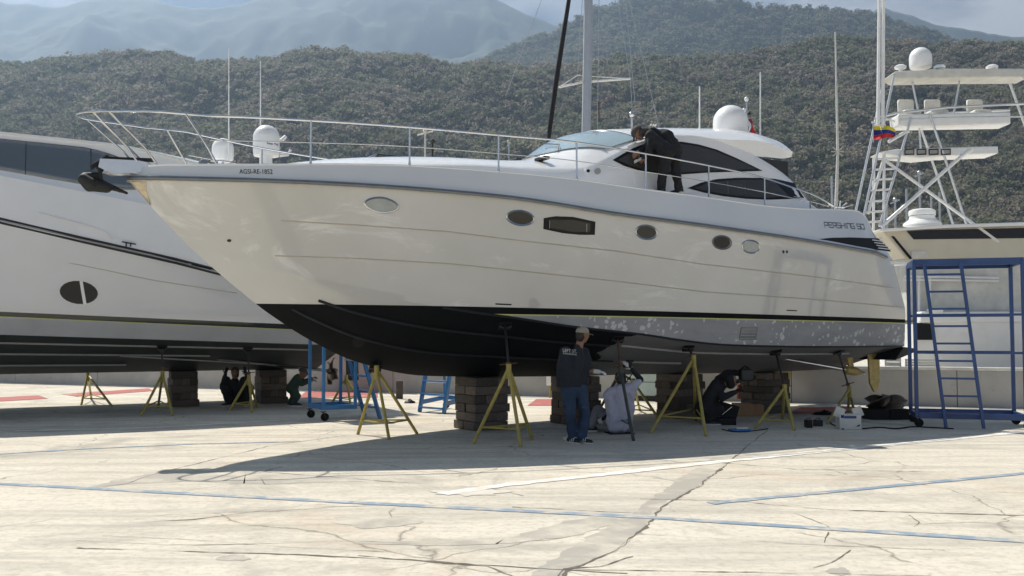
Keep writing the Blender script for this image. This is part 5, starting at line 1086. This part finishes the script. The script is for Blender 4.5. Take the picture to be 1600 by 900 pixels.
for a, e, h in ((shL, elL, haL), (shR, elR, haR)):
    melt('arm_sleeve', [(lerpv(a, e, .6), .055, e, .052), (e, .052, lerpv(e, h, .95), .038)], 'cloth_black', W2.o, .012)
    hc_ = []; d = (h-e).normalized(); hand(hc_, h, d, (0, -1, .2), .011, .4); melt('glove', hc_, 'glove_white', W2.o, .006, 3)
melt('trousers', [(hpL, .12, knL, .085), (knL, .085, anL, .07), (hpR, .12, knR, .085), (knR, .085, anR, .07), (hpL, .12, hpR, .12)], 'cloth_grey', W2.o, .014, 4, .02)
shoe(W2.o, (anL.x, anL.y, 0), (-1, .2, 0)); shoe(W2.o, (anR.x, anR.y, 0), (-1, .3, 0))
P = W2.b; st_ = thing('low_stool', 'low dark stool under the seated worker', 'stool', (P.x+.02, P.y, 0), .2); zst = (W2.b+hp).z-.13
MB().box((0, 0, zst-.02), (.42, .36, .04)).build('seat', 'cloth_black', st_, bevel=.01)
for x in (-.17, .17):
    for y in (-.14, .14): MB().bar((x, y, 0), (x, y, zst-.04), .03).build('leg', 'dark_metal', st_)
tl = W2.b+haR; sd3 = thing('hand_sander', 'black hand sander held up to the hull by the seated worker', 'tool', (tl.x-.02, tl.y, tl.z+.07), 0); MB().lathe([(.05, .05), (.07, .04), (.07, .02), (.04, .015), (.035, -.06), (.03, -.08)], (0, 0, .02), 14).build('tool_body', 'black_trim', sd3); MB().tube([(0, 0, 0), (-.06, 0, -.03), (-.12, 0, -.03)], .02, 8).build('handle', 'rubber', sd3)
# ---- worker crouching in black further aft
Y = 17.2; W3 = Body('worker crouching in black overalls with a respirator under the stern half', (gnd(1108, 664).x, Y)); p = W3.p
hd = p(1143, 595, Y-.05); nk = p(1134, 597, Y); shL, shR = p(1119, 600, Y-.12), p(1124, 594, Y+.14); hpL, hpR = p(1098, 640, Y-.10), p(1100, 638, Y+.12); knL, knR = p(1124, 640, Y-.22), p(1122, 634, Y+.22); anL, anR = p(1108, 662, Y-.2), p(1104, 658, Y+.2); anL.z = anR.z = .1
elL, haL = p(1128, 622, Y-.2), p(1150, 612, Y-.1); elR, haR = p(1138, 582, Y+.25), p(1158, 584, Y+.1)
hc, up, f, s = head_caps(hd, (-.35, 0, 1), (1, -.25, -.15))
melt('body', hc+[(nk-Vector((.05, 0, .03)), .06, hd-up*.05, .055), (shL, .08, hpL, .11), (shR, .08, hpR, .11), (shL, .058, elL, .045), (elL, .042, haL, .03), (shR, .058, elR, .045), (elR, .042, haR, .03), (hpL, .09, knL, .06), (knL, .058, anL, .042), (hpR, .09, knR, .06), (knR, .058, anR, .042)], 'skin', W3.o, .014, 4); face_bits(hd, up, f, s, W3.o)
melt('overalls', [(shL, .095, hpL, .145), (shR, .095, hpR, .145), (nk-Vector((.06, 0, .05)), .085, lerpv(hpL, hpR, .5), .16), (shL, .085, elL, .07), (elL, .068, haL, .045), (shR, .085, elR, .07), (elR, .068, haR, .045), (hpL, .13, knL, .095), (knL, .095, anL, .075), (hpR, .13, knR, .095), (knR, .095, anR, .075)], 'cloth_black', W3.o, .014, 4, .03)
melt('hood', [(hd+up*.04-f*.02, .102, hd-up*.05-f*.035, .09)], 'cloth_black', W3.o, .012)
melt('respirator', [(hd+f*.085-up*.035, .045, hd+f*.12-up*.05, .035), (hd+f*.10-up*.05-s*.05, .03, hd+f*.09-up*.04, .03), (hd+f*.10-up*.05+s*.05, .03, hd+f*.09-up*.04, .03)], 'dark_metal', W3.o, .008)
for e, h in ((elL, haL), (elR, haR)):
    hc_ = []; d = (h-e).normalized(); hand(hc_, h, d, (0, -.3, 1), .011, .5); melt('glove', hc_, 'cloth_black', W3.o, .007, 3)
shoe(W3.o, (anL.x, anL.y, 0), (1, -.2, 0)); shoe(W3.o, (anR.x, anR.y, 0), (1, .2, 0))
gs = W3.b+haR; gr = thing('grey_tool_box', 'dark grey power tool held up before the crouching worker', 'tool', (gs.x+.08, gs.y-.02, gs.z-.02), .2); MB().box((0, 0, 0), (.24, .16, .22)).build('tool_body', 'dark_metal', gr, bevel=.03); MB().tube([(-.1, 0, .09), (-.02, 0, .16), (.08, 0, .1)], .016, 8).build('handle', 'rubber', gr); MB().tube([(.1, 0, -.02), (.16, 0, -.06)], .05, 12).build('sanding_head', 'rubber', gr)
# ---- worker squatting under the large yacht
Y = gnd(368, 634).y; W4 = Body('worker squatting in black with knees apart under the large yacht', (gnd(368, 634).x, Y)); p = W4.p
hd = p(367, 583, Y); nk = p(367, 592, Y+.03); shL, shR = p(354, 594, Y), p(381, 594, Y); hpL, hpR = p(360, 622, Y+.12), p(376, 622, Y+.12); knL, knR = p(351, 607, Y-.28), p(391, 606, Y-.28); anL, anR = p(356, 632, Y-.1), p(384, 632, Y-.1); anL.z = anR.z = .1
elL, haL = p(347, 605, Y-.08), p(352, 585, Y-.15); elR, haR = p(388, 602, Y-.08), p(384, 584, Y-.15)
hc, up, f, s = head_caps(hd, (0, -.1, 1), (0, -1, .2))
melt('body', hc+[(nk, .06, hd-up*.05, .055), (shL, .08, hpL, .11), (shR, .08, hpR, .11), (shL, .055, elL, .042), (elL, .04, haL, .03), (shR, .055, elR, .042), (elR, .04, haR, .03), (hpL, .09, knL, .06), (knL, .055, anL, .04), (hpR, .09, knR, .06), (knR, .055, anR, .04)], 'skin', W4.o, .014, 4); face_bits(hd, up, f, s, W4.o)
melt('overalls', [(shL, .09, hpL, .14), (shR, .09, hpR, .14), (nk-Vector((0, 0, .04)), .08, lerpv(hpL, hpR, .5), .15), (shL, .08, elL, .062), (elL, .062, haL, .042), (shR, .08, elR, .062), (elR, .062, haR, .042), (hpL, .125, knL, .09), (knL, .09, anL, .07), (hpR, .125, knR, .09), (knR, .09, anR, .07)], 'cloth_black', W4.o, .014, 4, .03); melt('hood', [(hd+up*.045-f*.02, .096, hd-up*.05-f*.035, .082)], 'cap_dark', W4.o, .012)
for e, h in ((elL, haL), (elR, haR)):
    hc_ = []; d = (h-e).normalized(); hand(hc_, h, d, (0, -1, .3), .011, .4); melt('glove', hc_, 'cloth_black', W4.o, .007, 3)
shoe(W4.o, (anL.x, anL.y, 0), (-.4, -1, 0)); shoe(W4.o, (anR.x, anR.y, 0), (.4, -1, 0))
# ---- worker bending behind the blue trolley
Y = 21.4; W5 = Body('worker bending in dark green overalls beside the propeller of the large yacht', (gnd(462, 634).x, Y)); p = W5.p
hd = p(473, 583, Y); nk = p(469, 588, Y); shL, shR = p(463, 592, Y-.15), p(466, 590, Y+.15); hpL, hpR = p(456, 606, Y-.1), p(457, 606, Y+.1); knL, knR = p(464, 619, Y-.12), p(461, 618, Y+.14); anL, anR = p(458, 632, Y-.1), p(455, 632, Y+.12); anL.z = anR.z = .1
elL, haL = p(471, 600, Y-.18), p(484, 596, Y-.15); elR, haR = p(474, 597, Y+.18), p(486, 592, Y+.1)
hc, up, f, s = head_caps(hd, (.3, 0, 1), (1, -.1, .1))
melt('body', hc+[(nk-Vector((.04, 0, .04)), .06, hd-up*.05, .055), (shL, .08, hpL, .1), (shR, .08, hpR, .1), (shL, .055, elL, .042), (elL, .04, haL, .03), (shR, .055, elR, .042), (elR, .04, haR, .03), (hpL, .09, knL, .06), (knL, .055, anL, .04), (hpR, .09, knR, .06), (knR, .055, anR, .04)], 'skin', W5.o, .014, 4); face_bits(hd, up, f, s, W5.o)
melt('overalls', [(shL, .09, hpL, .13), (shR, .09, hpR, .13), (nk-Vector((.05, 0, .06)), .08, lerpv(hpL, hpR, .5), .14), (shL, .08, elL, .06), (elL, .06, haL, .042), (shR, .08, elR, .06), (elR, .06, haR, .042), (hpL, .12, knL, .09), (knL, .09, anL, .07), (hpR, .12, knR, .09), (knR, .09, anR, .07)], 'cloth_green', W5.o, .014, 4, .03); cap(hd, up, f, s, W5.o, 'cap_dark')
for e, h in ((elL, haL), (elR, haR)):
    hc_ = []; d = (h-e).normalized(); hand(hc_, h, d, (0, -.3, 1), .011, .5); melt('glove', hc_, 'cloth_grey', W5.o, .007, 3)
shoe(W5.o, (anL.x, anL.y, 0), (1, 0, 0)); shoe(W5.o, (anR.x, anR.y, 0), (1, .1, 0))
# ---- man bending on the side deck, wiping the window
sA = YF.cast(1047, 290, 1.87); feet = YF.world((sA.x, -1.87, 0)); Y = feet.y; zd = z_top(sA.x)+.02; W6 = Body('man in black with cap bending over on the side deck to wipe the cabin window', (feet.x, feet.y, zd)); p = W6.p
anL, anR = p(1033, 296, Y-.02), p(1061, 300, Y+.02); anL.z, anR.z = .10, .08; knL, knR = p(1035, 272, Y-.06), p(1056, 268, Y+.06); hpL, hpR = p(1043, 238, Y-.07), p(1054, 237, Y+.10)
shL, shR = p(1016, 212, Y-.04), p(1018, 206, Y+.28); nk = p(1009, 206, Y+.12); hd = p(998, 208, Y+.12); bk = p(1042, 214, Y+.10); elL, haL = p(1015, 236, Y-.10), p(1006, 246, Y-.02); elR, haR = p(1012, 228, Y+.12), p(998, 238, Y+.04)
hc, up, f, s = head_caps(hd, (-.75, .1, .5), (-.5, .35, -.85))
melt('body', hc+[(nk, .058, hd-up*.05, .055), (shL, .08, hpL, .10), (shR, .08, hpR, .10), (nk, .065, bk, .09), (bk, .09, lerpv(hpL, hpR, .5), .09), (shL, .058, elL, .045), (elL, .043, haL, .03), (shR, .058, elR, .045), (elR, .043, haR, .03), (hpL, .075, knL, .058), (knL, .058, anL, .042), (hpR, .075, knR, .058), (knR, .06, anR, .042)], 'skin', W6.o, .013, 4); face_bits(hd, up, f, s, W6.o)
melt('jacket', [(shL, .095, lerpv(shL, hpL, .6), .12), (lerpv(shL, hpL, .6), .12, hpL, .13), (shR, .095, lerpv(shR, hpR, .6), .12), (lerpv(shR, hpR, .6), .12, hpR, .13), (nk+Vector((.06, 0, 0)), .075, bk, .125), (bk, .125, lerpv(hpL, hpR, .5)+Vector((.04, 0, .06)), .135), (shL, .085, elL, .068), (elL, .066, lerpv(elL, haL, .9), .045), (shR, .085, elR, .068), (elR, .066, lerpv(elR, haR, .9), .045)], 'cloth_black', W6.o, .013, 5, .04)
melt('trousers', [(hpL, .125, lerpv(hpL, knL, .5), .10), (lerpv(hpL, knL, .5), .10, knL, .085), (knL, .085, anL+Vector((0, 0, -.02)), .07), (hpR, .125, lerpv(hpR, knR, .5), .10), (lerpv(hpR, knR, .5), .10, knR, .085), (knR, .085, anR+Vector((0, 0, -.02)), .072)], 'cloth_black', W6.o, .013, 4, .03)
cap(hd, up, f, s, W6.o, 'cap_dark', 1.1); melt('neck_scarf', [(hd-f*.03-up*.03, .085, nk, .080)], 'cap_dark', W6.o, .012)
# pale collar and straps across the shoulders
cp = [p(1004, 189, Y+.02), p(1016, 191, Y+.03), p(1021, 200, Y-.02)]
for q in range(3): MB().tube([lerpv(nk, shL, .2)+Vector((.02+.035*q, -.06, .10)), lerpv(nk, shL, .5)+Vector((.03+.04*q, -.03, .105)), lerpv(nk, shR, .5)+Vector((.05+.04*q, .02, .125))], .018, 6).build('strap', 'white_dirty', W6.o)
for e, h in ((elL, haL), (elR, haR)):
    hc_ = []; d = (h-e).normalized(); hand(hc_, h-d*.02, d, (0, -1, .2), .0105, .45); melt('hand', hc_+[(h-d*.06, .032, h, .03)], 'skin', W6.o, .007, 3)
shoe(W6.o, (anL.x, anL.y, 0), (-.6, .7, 0), z0=.0); shoe(W6.o, (anR.x, anR.y, 0), (-.6, .7, 0), z0=.0)
hh = W6.b+haL; rg = MB(); rows = [[(hh.x-.05-.11*u+.01*math.sin(9*v_), hh.y+.03*math.sin(7*u+3*v_)-.02, hh.z-.03-.05*u-.045*v_) for v_ in np.linspace(-.6, .6, 6)] for u in np.linspace(0, 1, 6)]; rg.grid(rows); ro = rg.build('wiping_cloth', 'glove_white', angle=180, fix=False); m_ = ro.modifiers.new('thick', 'SOLIDIFY'); m_.thickness = .012; tag(ro, 'white cloth in the hand of the man on deck', 'cloth')
# ================================================================ sport fishing boat with tower, behind the wall at the right
YN, YB, TW = 26.0, 28.6, .75
sf = thing('fishing_boat', 'white sport fishing boat with a tall tuna tower behind the wall at right', 'boat', (deep(1480, 600, YN).x, YN, 0), 0); SB0 = Vector(sf.location)
D = lambda px, py, Y=YN: deep(px, py, Y)-SB0
def far(p, dy=.75): return Vector((p.x, p.y+dy, p.z))
def pole(name, pts, r, mat='white_paint', n=8, both=False, par=None):
    o = MB().tube(pts, r, n).build(name, mat, par or sf)
    if both: MB().tube([far(q) for q in pts], r, n).build(name, mat, par or sf)
    return o
simple('cream_gel', (.60, .56, .45), .35, 0, .3, .05, 2)
# hull (seen between scaffold and stern): transom corner, gunwale, black vent, cockpit rails
hl = MB(); z0, z1 = -.4, D(1450, 506).z
secs = []
for x, wdt in ((D(1424, 500).x, 1.0), (D(1430, 500).x, 1.0), (3.2, 1.02), (6.5, .9), (9, .55), (10.5, .08)):
    zz = z1+.06*max(0, x)**1.25; c = (YB-YN)/2; h = c+.35; secs.append([(x, c-h*wdt*k, z) for k, z in ((.1, z0), (.75, z0+.5), (.95, z0+1.1), (1.0, zz-.25), (1.0, zz))]+[(x, c+h*wdt*k, z) for k, z in ((1.0, zz), (1.0, zz-.25), (.95, z0+1.1), (.75, z0+.5), (.1, z0))])
hl.grid(secs, close_u=True); hl.add(secs[0], [tuple(range(10))]); hl.build('hull', 'white_paint', sf, angle=35)
gy0 = -.39
MB().prism([Vector((D(1419, 531).x, gy0, D(0, 531).z)), Vector((D(1450, 531).x, gy0, D(0, 531).z)), Vector((D(1450, 506).x, gy0, D(0, 506).z)), Vector((D(1424, 506).x, gy0, D(0, 506).z))], (0, .05, 0)).build('side_vent', 'black_trim', sf)
gw = MB(); gw.box(((D(1428, 496).x+9)/2, -.2, D(1450, 496).z), (9-D(1428, 496).x, .5, .30)); gw.build('gunwale', 'white_gel', sf, bevel=.04)
MB().box((D(1453, 493).x, -.3, D(0, 486).z), (.35, .3, .12)).build('bait_lid', 'white_gel', sf, bevel=.03)
for y in (432, 437): pole('cockpit_rail', [D(1414, y), D(1432, y), D(1560, y+2)], .035)
for x in (1436, 1453): pole('rail_post', [D(x, 430), D(x, 490)], .03)
MB().box((D(1450, 455).x+.6, 1.2, D(0, 460).z), (1.8, 1.6, 1.0)).build('bridge_front', 'white_paint', sf, bevel=.05)
# cabin: cream house, sloping aft panel, dark windows, white brow
zl = D(0, 357).z; zb = D(0, 402).z
ch = MB(); ch.prism([D(1376, 357), D(1700, 350), D(1700, 402), D(1415, 404)], (0, YB-YN, 0)); ch.build('cabin', 'cream_gel', sf, bevel=.03)
ch2 = MB(); ch2.prism([D(1415, 404)+Vector((0, .12, 0)), D(1700, 402)+Vector((0, .12, 0)), D(1700, 500)+Vector((0, .12, 0)), D(1422, 500)+Vector((0, .12, 0))], (0, YB-YN-.2, 0)); ch2.build('cabin_lower', 'white_dirty', sf)
MB().prism([D(1416, 360, YN-.02), D(1700, 354, YN-.02), D(1700, 371, YN-.02), D(1428, 374, YN-.02)], (0, .03, 0)).build('cabin_window', 'glass_black', sf)
MB().prism([D(1393, 369, YN-.03), D(1397, 369, YN-.03), D(1426, 404, YN-.03), D(1422, 405, YN-.03)], (0, .03, 0)).build('door_seam', 'black_trim', sf)
MB().prism([D(1424, 393, YN-.03), D(1446, 392.5, YN-.03), D(1452, 403, YN-.03), D(1424, 404, YN-.03)], (0, .03, 0)).build('hatch', 'white_dirty', sf)
bro2 = MB(); bro2.prism([D(1376, 358, YN-.35), D(1480, 350.5, YN-.35), D(1760, 342, YN-.35), D(1760, 348, YN-.35), D(1480, 356, YN-.35), D(1378, 361.5, YN-.35)], (0, YB-YN+.7, 0)); bro2.build('brow', 'white_gel', sf, bevel=.02)
rb = D(1441, 352, YN+1.2); MB().lathe([(.52, 0), (.5, .06), (.36, .16), (.34, .26)], rb, 20).build('radar_base', 'white_paint', sf); MB().lathe([(.30, .26), (.36, .28), (.37, .36), (.35, .42), (.28, .45)], rb, 24).build('radar_drum', 'white_paint', sf)
# tower legs, ladder, braces
pole('tower_leg', [D(1350, 336), D(1383, 184), D(1397, 118)], .035, 'alu', both=True)
pole('tower_leg', [D(1356, 334), D(1381, 248), D(1382, 238)], .045, 'white_paint')
pole('tower_leg', [D(1381, 360), D(1381.5, 238)], .04, 'white_paint', both=True)
pole('ladder_rail', [D(1374, 354), D(1424, 184)], .035, 'alu')
pole('tower_leg', [D(1453, 180), D(1486, 275), D(1510, 350)], .035, 'alu', both=True)
pole('tower_leg', [D(1700, 345), D(1640, 230), D(1600, 118)], .04, 'alu', both=True)
for y in (248, 264.5, 280.5, 297, 314.5, 331, 347):
    xl = 1350+(336-y)/152*33 if y < 336 else 1350; xr = 1374+(354-y)/170*50; pole('rung', [D(xl+2, y+.5), D(xr, y-1)], .028, 'white_paint')
pole('cross_brace', [D(1382, 250), D(1560, 383-5)], .045); pole('cross_brace', [D(1377, 354), D(1500, 246), D(1520, 232)], .05)
pole('cross_brace', [D(1382, 250, YN+TW), D(1560, 378, YN+TW)], .045)
# bridge deck (with three square ports) and upper helm
bd = MB(); bd.prism([D(1373, 238), D(1400, 233), D(1560, 228), D(1560, 240), D(1480, 243), D(1440, 247), D(1400, 243)], (0, TW, 0)); bd.build('tower_deck', 'white_paint', sf, bevel=.03)
for x in (1421, 1440, 1459, 1478): MB().prism([D(x-7, 233.5, YN-.02), D(x+7, 233, YN-.02), D(x+7, 241, YN-.02), D(x-7, 241.5, YN-.02)], (0, .03, 0)).build('square_port', 'strake_pale', sf); 
for x in (1421, 1440, 1459, 1478): MB().tube([D(x-7, 233.5, YN-.03), D(x+7, 233, YN-.03), D(x+7, 241, YN-.03), D(x-7, 241.5, YN-.03)], .02, 5, True).build('port_frame', 'dark_metal', sf)
hm2 = MB(); hm2.prism([D(1403, 178), D(1580, 174), D(1580, 194), D(1405, 197)], (0, TW-.1, 0)); hm2.build('upper_helm', 'white_paint', sf, bevel=.05)
pole('helm_rail', [D(1378, 182), D(1400, 177), D(1480, 168), D(1600, 162)], .035, 'alu', both=True); pole('helm_rail', [D(1405, 187), D(1480, 184), D(1600, 182)], .02, 'alu')
for x in (1421, 1463, 1530): 
    st3 = MB(); q = D(x, 176, YN+.6); st3.box(q+Vector((0, 0, -.02)), (.5, .5, .12)); st3.box(q+Vector((.0, .25, .22)), (.46, .1, .42)); st3.build('helm_seat', 'white_dirty', sf, bevel=.05)
for a, b in (((1384, 195), (1366, 196)), ((1372, 181), (1398, 190))): pole('spreader_bar', [D(*a), D(*b)], .025)
pole('arm_brace', [D(1388, 222), D(1412, 208), D(1420, 205)], .045)
# sun top with dome and lamps
tp = MB(); tp.prism([D(1393, 116), D(1400, 111), D(1480, 107), D(1610, 107), D(1610, 120), D(1480, 121), D(1406, 123)], (0, TW, 0)); tp.build('sun_top', 'white_dirty', sf, bevel=.03)
pole('top_support', [D(1424, 122, YN+.4), D(1434, 170, YN+.4), D(1439, 236, YN+.4)], .028, 'alu'); pole('top_support', [D(1500, 122, YN+.4), D(1490, 180, YN+.4)], .028, 'alu')
q = D(1438.5, 106, YN+.55); dome(.30, .58, (q.x, q.y, q.z), 'satellite_dome', sf)
for x in (1407, 1468, 1550): q = D(x, 109, YN+.3); MB().lathe([(.05, -.06), (.06, .02), (.15, .03), (.16, .09), (.10, .13)], q, 14).build('top_lamp', 'white_paint', sf)
pole('outrigger', [D(1372, 196), D(1373, 90), D(1375, -160)], [.055, .05, .03], 'white_paint'); pole('outrigger', [D(1379, 200), D(1380, 90), D(1381, -160)], [.055, .05, .03], 'white_paint')
pole('outrigger', [D(1306, 330), D(1309, 240), D(1305, 50)], [.05, .04, .02], 'white_dirty'); q = D(1309, 237)
for k in range(4): a = k*math.pi/4; pole('outrigger_spreader', [q-Vector((math.cos(a)*.17, 0, math.sin(a)*.17)), q+Vector((math.cos(a)*.17, 0, math.sin(a)*.17))], .012, 'white_dirty', 6)
q = D(1312, 326)
for k in range(5): pole('rod_holder', [q, q+Vector((-.28+.17*k, .1, .22-.05*abs(k-2)))], .018, 'white_dirty', 6)
pole('rod_base', [D(1290, 334), D(1335, 334)], .03, 'white_dirty'); pole('rod_leg', [D(1312, 334), D(1345, 372), D(1378, 372)], .03, 'white_dirty')
# the flag, yellow blue red
fs = pole('flag_staff', [D(1364.5, 222), D(1364, 192)], .012, 'steel'); fm = MB(); NX = 14
for c3 in range(3):
    rows = []
    for j in range(4):
        v_ = (c3+j/3)/3; row = []
        for i in range(NX+1):
            u = i/NX; x = 1365+34*u; y = 193+5*u+7*max(0, u-.3)+v_*24*(1-.42*u)+2.2*math.sin(5*u+1); row.append(D(x, y, YN+.12*math.sin(7*u+2*v_)))
        rows.append(row)
    fm.grid(rows, mi=c3)
fm.build('flag', ['flag_yellow', 'flag_blue', 'flag_red'], sf, fix=False, angle=180)
# stern gear on the wall side: white lockers
for lab, x0, x1, y0, y1 in (('white slatted crate standing on the wall top behind the rudders', 1388, 1414, 558, 578), ('white low locker on the wall top beneath the fishing boat', 1420, 1470, 566, 578)):
    a, b = wall_pt(x0, y1), wall_pt(x1, y1); hh_ = (y1-y0)/F*a.y; c = (a+b)/2; L_ = (b-a).length; cr_ = thing('dock_crate', lab, 'crate', (c.x, c.y+.2, .875), wang); z_ = hh_
    for x in (-L_/2+.02, L_/2-.02):
        for y in (-.12, .12): MB().box((x, y, z_/2), (.03, .03, z_)).build('corner_post', 'white_dirty', cr_)
    for k in range(3): MB().box((0, -.14, z_*(k+.5)/3), (L_, .012, z_/3-.02)).build('slat', 'white_dirty', cr_); MB().box((0, .14, z_*(k+.5)/3), (L_, .012, z_/3-.02)).build('slat', 'white_dirty', cr_)
# ================================================================ sailing yacht behind: mast, rigging, furled headsail
YM = 31.0; sb = thing('sailing_yacht', 'sailing yacht behind the motor yacht, its grey mast rising out of the picture', 'sailboat', (deep(917, 500, YM).x, YM, 0), 0); S0 = Vector(sb.location); E = lambda px, py, Y=YM: deep(px, py, Y)-S0
rows = []
for x, w, zt in ((-5.5, .05, 2.2), (-4, .75, 2.05), (-2, 1.3, 1.95), (0, 1.55, 1.9), (2.5, 1.45, 1.9), (4.6, 1.1, 1.95)): rows.append([(x, w*math.sin(a)*(1 if abs(math.sin(a)) < .99 else 1), zt-1.3*math.cos(a)**2 if abs(a) < 1.57 else zt) for a in np.linspace(-math.pi/2, math.pi/2, 13)])
hs = MB(); hs.grid(rows); hs.add(rows[-1], [tuple(range(13))]); hs.add([(-5.5, 0, 2.2), (-4, .74, 2.05), (-2, 1.29, 1.95), (0, 1.54, 1.9), (2.5, 1.44, 1.9), (4.6, 1.09, 1.95), (4.6, -1.09, 1.95), (2.5, -1.44, 1.9), (0, -1.54, 1.9), (-2, -1.29, 1.95), (-4, -.74, 2.05)], [tuple(range(11))]); hs.build('hull', 'white_paint', sb, angle=50)
MB().prism([(-.3, -.03, .75), (.9, -.03, .75), (1.0, -.03, 0), (-.1, -.03, 0)], (0, .06, 0)).build('keel', 'dark_metal', sb)
simple('mast_grey', (.42, .45, .49), .35, .5, 0, .05)
def sp(name, pts, r, mat): return MB().tube(pts, r, 8).build(name, mat, sb)
ms_ = MB(); a, b = Vector((0, 0, 1.8)), E(921, -320); ms_.tube([a, E(916, 200), E(919, 40), b], [.15, .15, .15, .13], 14); ms_.build('mast', 'mast_grey', sb)
sp('sail_track', [E(909.5, 230, YM-.05), E(914, 0, YM-.05), E(917, -250, YM-.05)], .022, 'white_paint')
sp('furled_headsail', [E(855, 240), E(859, 200), E(870, 120), E(881, 50), E(892, -20), E(920, -200)], [.05, .075, .085, .075, .065, .04], 'cloth_black')
sp('spreader', [E(874, 136, YM-1.0), E(913, 128)], .035, 'white_paint'); sp('spreader', [E(917, 128), E(985, 123, YM+1.0)], .035, 'white_paint'); sp('spreader_tip', [E(874, 136, YM-1.0), E(902, 118)], .014, 'white_paint'); sp('spreader_tip', [E(902, 118), E(985, 123, YM+1.0)], .012, 'white_paint')
for pts in ([(790, 150), (846, 0), (870, -60)], [(902, 118), (910, 0), (912, -80)], [(933, 230), (936, 0), (937, -60)], [(985, 123), (965, 0), (950, -100)], [(1030, 200), (983, 0), (965, -80)], [(992, 160), (978, 0), (960, -100)], [(988, 180), (985, 123)]): sp('stay', [E(*q) for q in pts], .010, 'mast_grey')
sp('stay_cover', [E(936, 190), E(935.5, 160)], .018, 'rusty')
sp('boom', [(.15, 0, 3.0), (4.2, 0, 3.05)], .09, 'mast_grey')
# ================================================================ masts and lamp poles far off
def far_pole(label, px, y0, Y, r, bits=0, mat='mast_grey', name='distant_mast', h0=0):
    b = deep(px, 500, Y); t_ = deep(px, y0, Y); o = thing(name, label, 'mast', (b.x, Y, 0), 0, 'masts far behind the boats'); MB().tube([(0, 0, h0), (0, 0, t_.z)], r, 6).build('pole', mat, o)
    if bits: MB().tube([(-bits, 0, t_.z-.25), (bits, 0, t_.z)], r*.8, 5).build('crosstree', mat, o); MB().ball((0, 0, t_.z), r*2.2, 6).build('masthead', mat, o)
    MB().box((0, 0, .15), (.5, .5, .3)).build('foot', 'dark_metal', o)
far_pole('pale far mast with angled head seen above the foredeck', 663, 205, 60, .07, .5, 'white_dirty'); far_pole('dark short far mast just right of the pale one above the foredeck', 675, 220, 60, .06, .25, 'dark_metal'); far_pole('thin far mast just left of the windscreen', 795, 222, 58, .05, .1)
for k, (x, y) in enumerate(((1303, 275), (1389, 300), (1402, 312), (1420, 295), (1441, 270), (1459, 308), (1472, 300))):
    far_pole(('far mast behind the stern coaming', 'far mast seen through the tower ladder', 'short far mast right of the tower ladder', 'tall thin far mast left of the radar drum', 'tallest far mast above the radar drum', 'far mast right of the radar drum', 'far mast at the right behind the tower braces')[k], x, y, 62+k, .07, .3 if k in (2, 4) else 0)
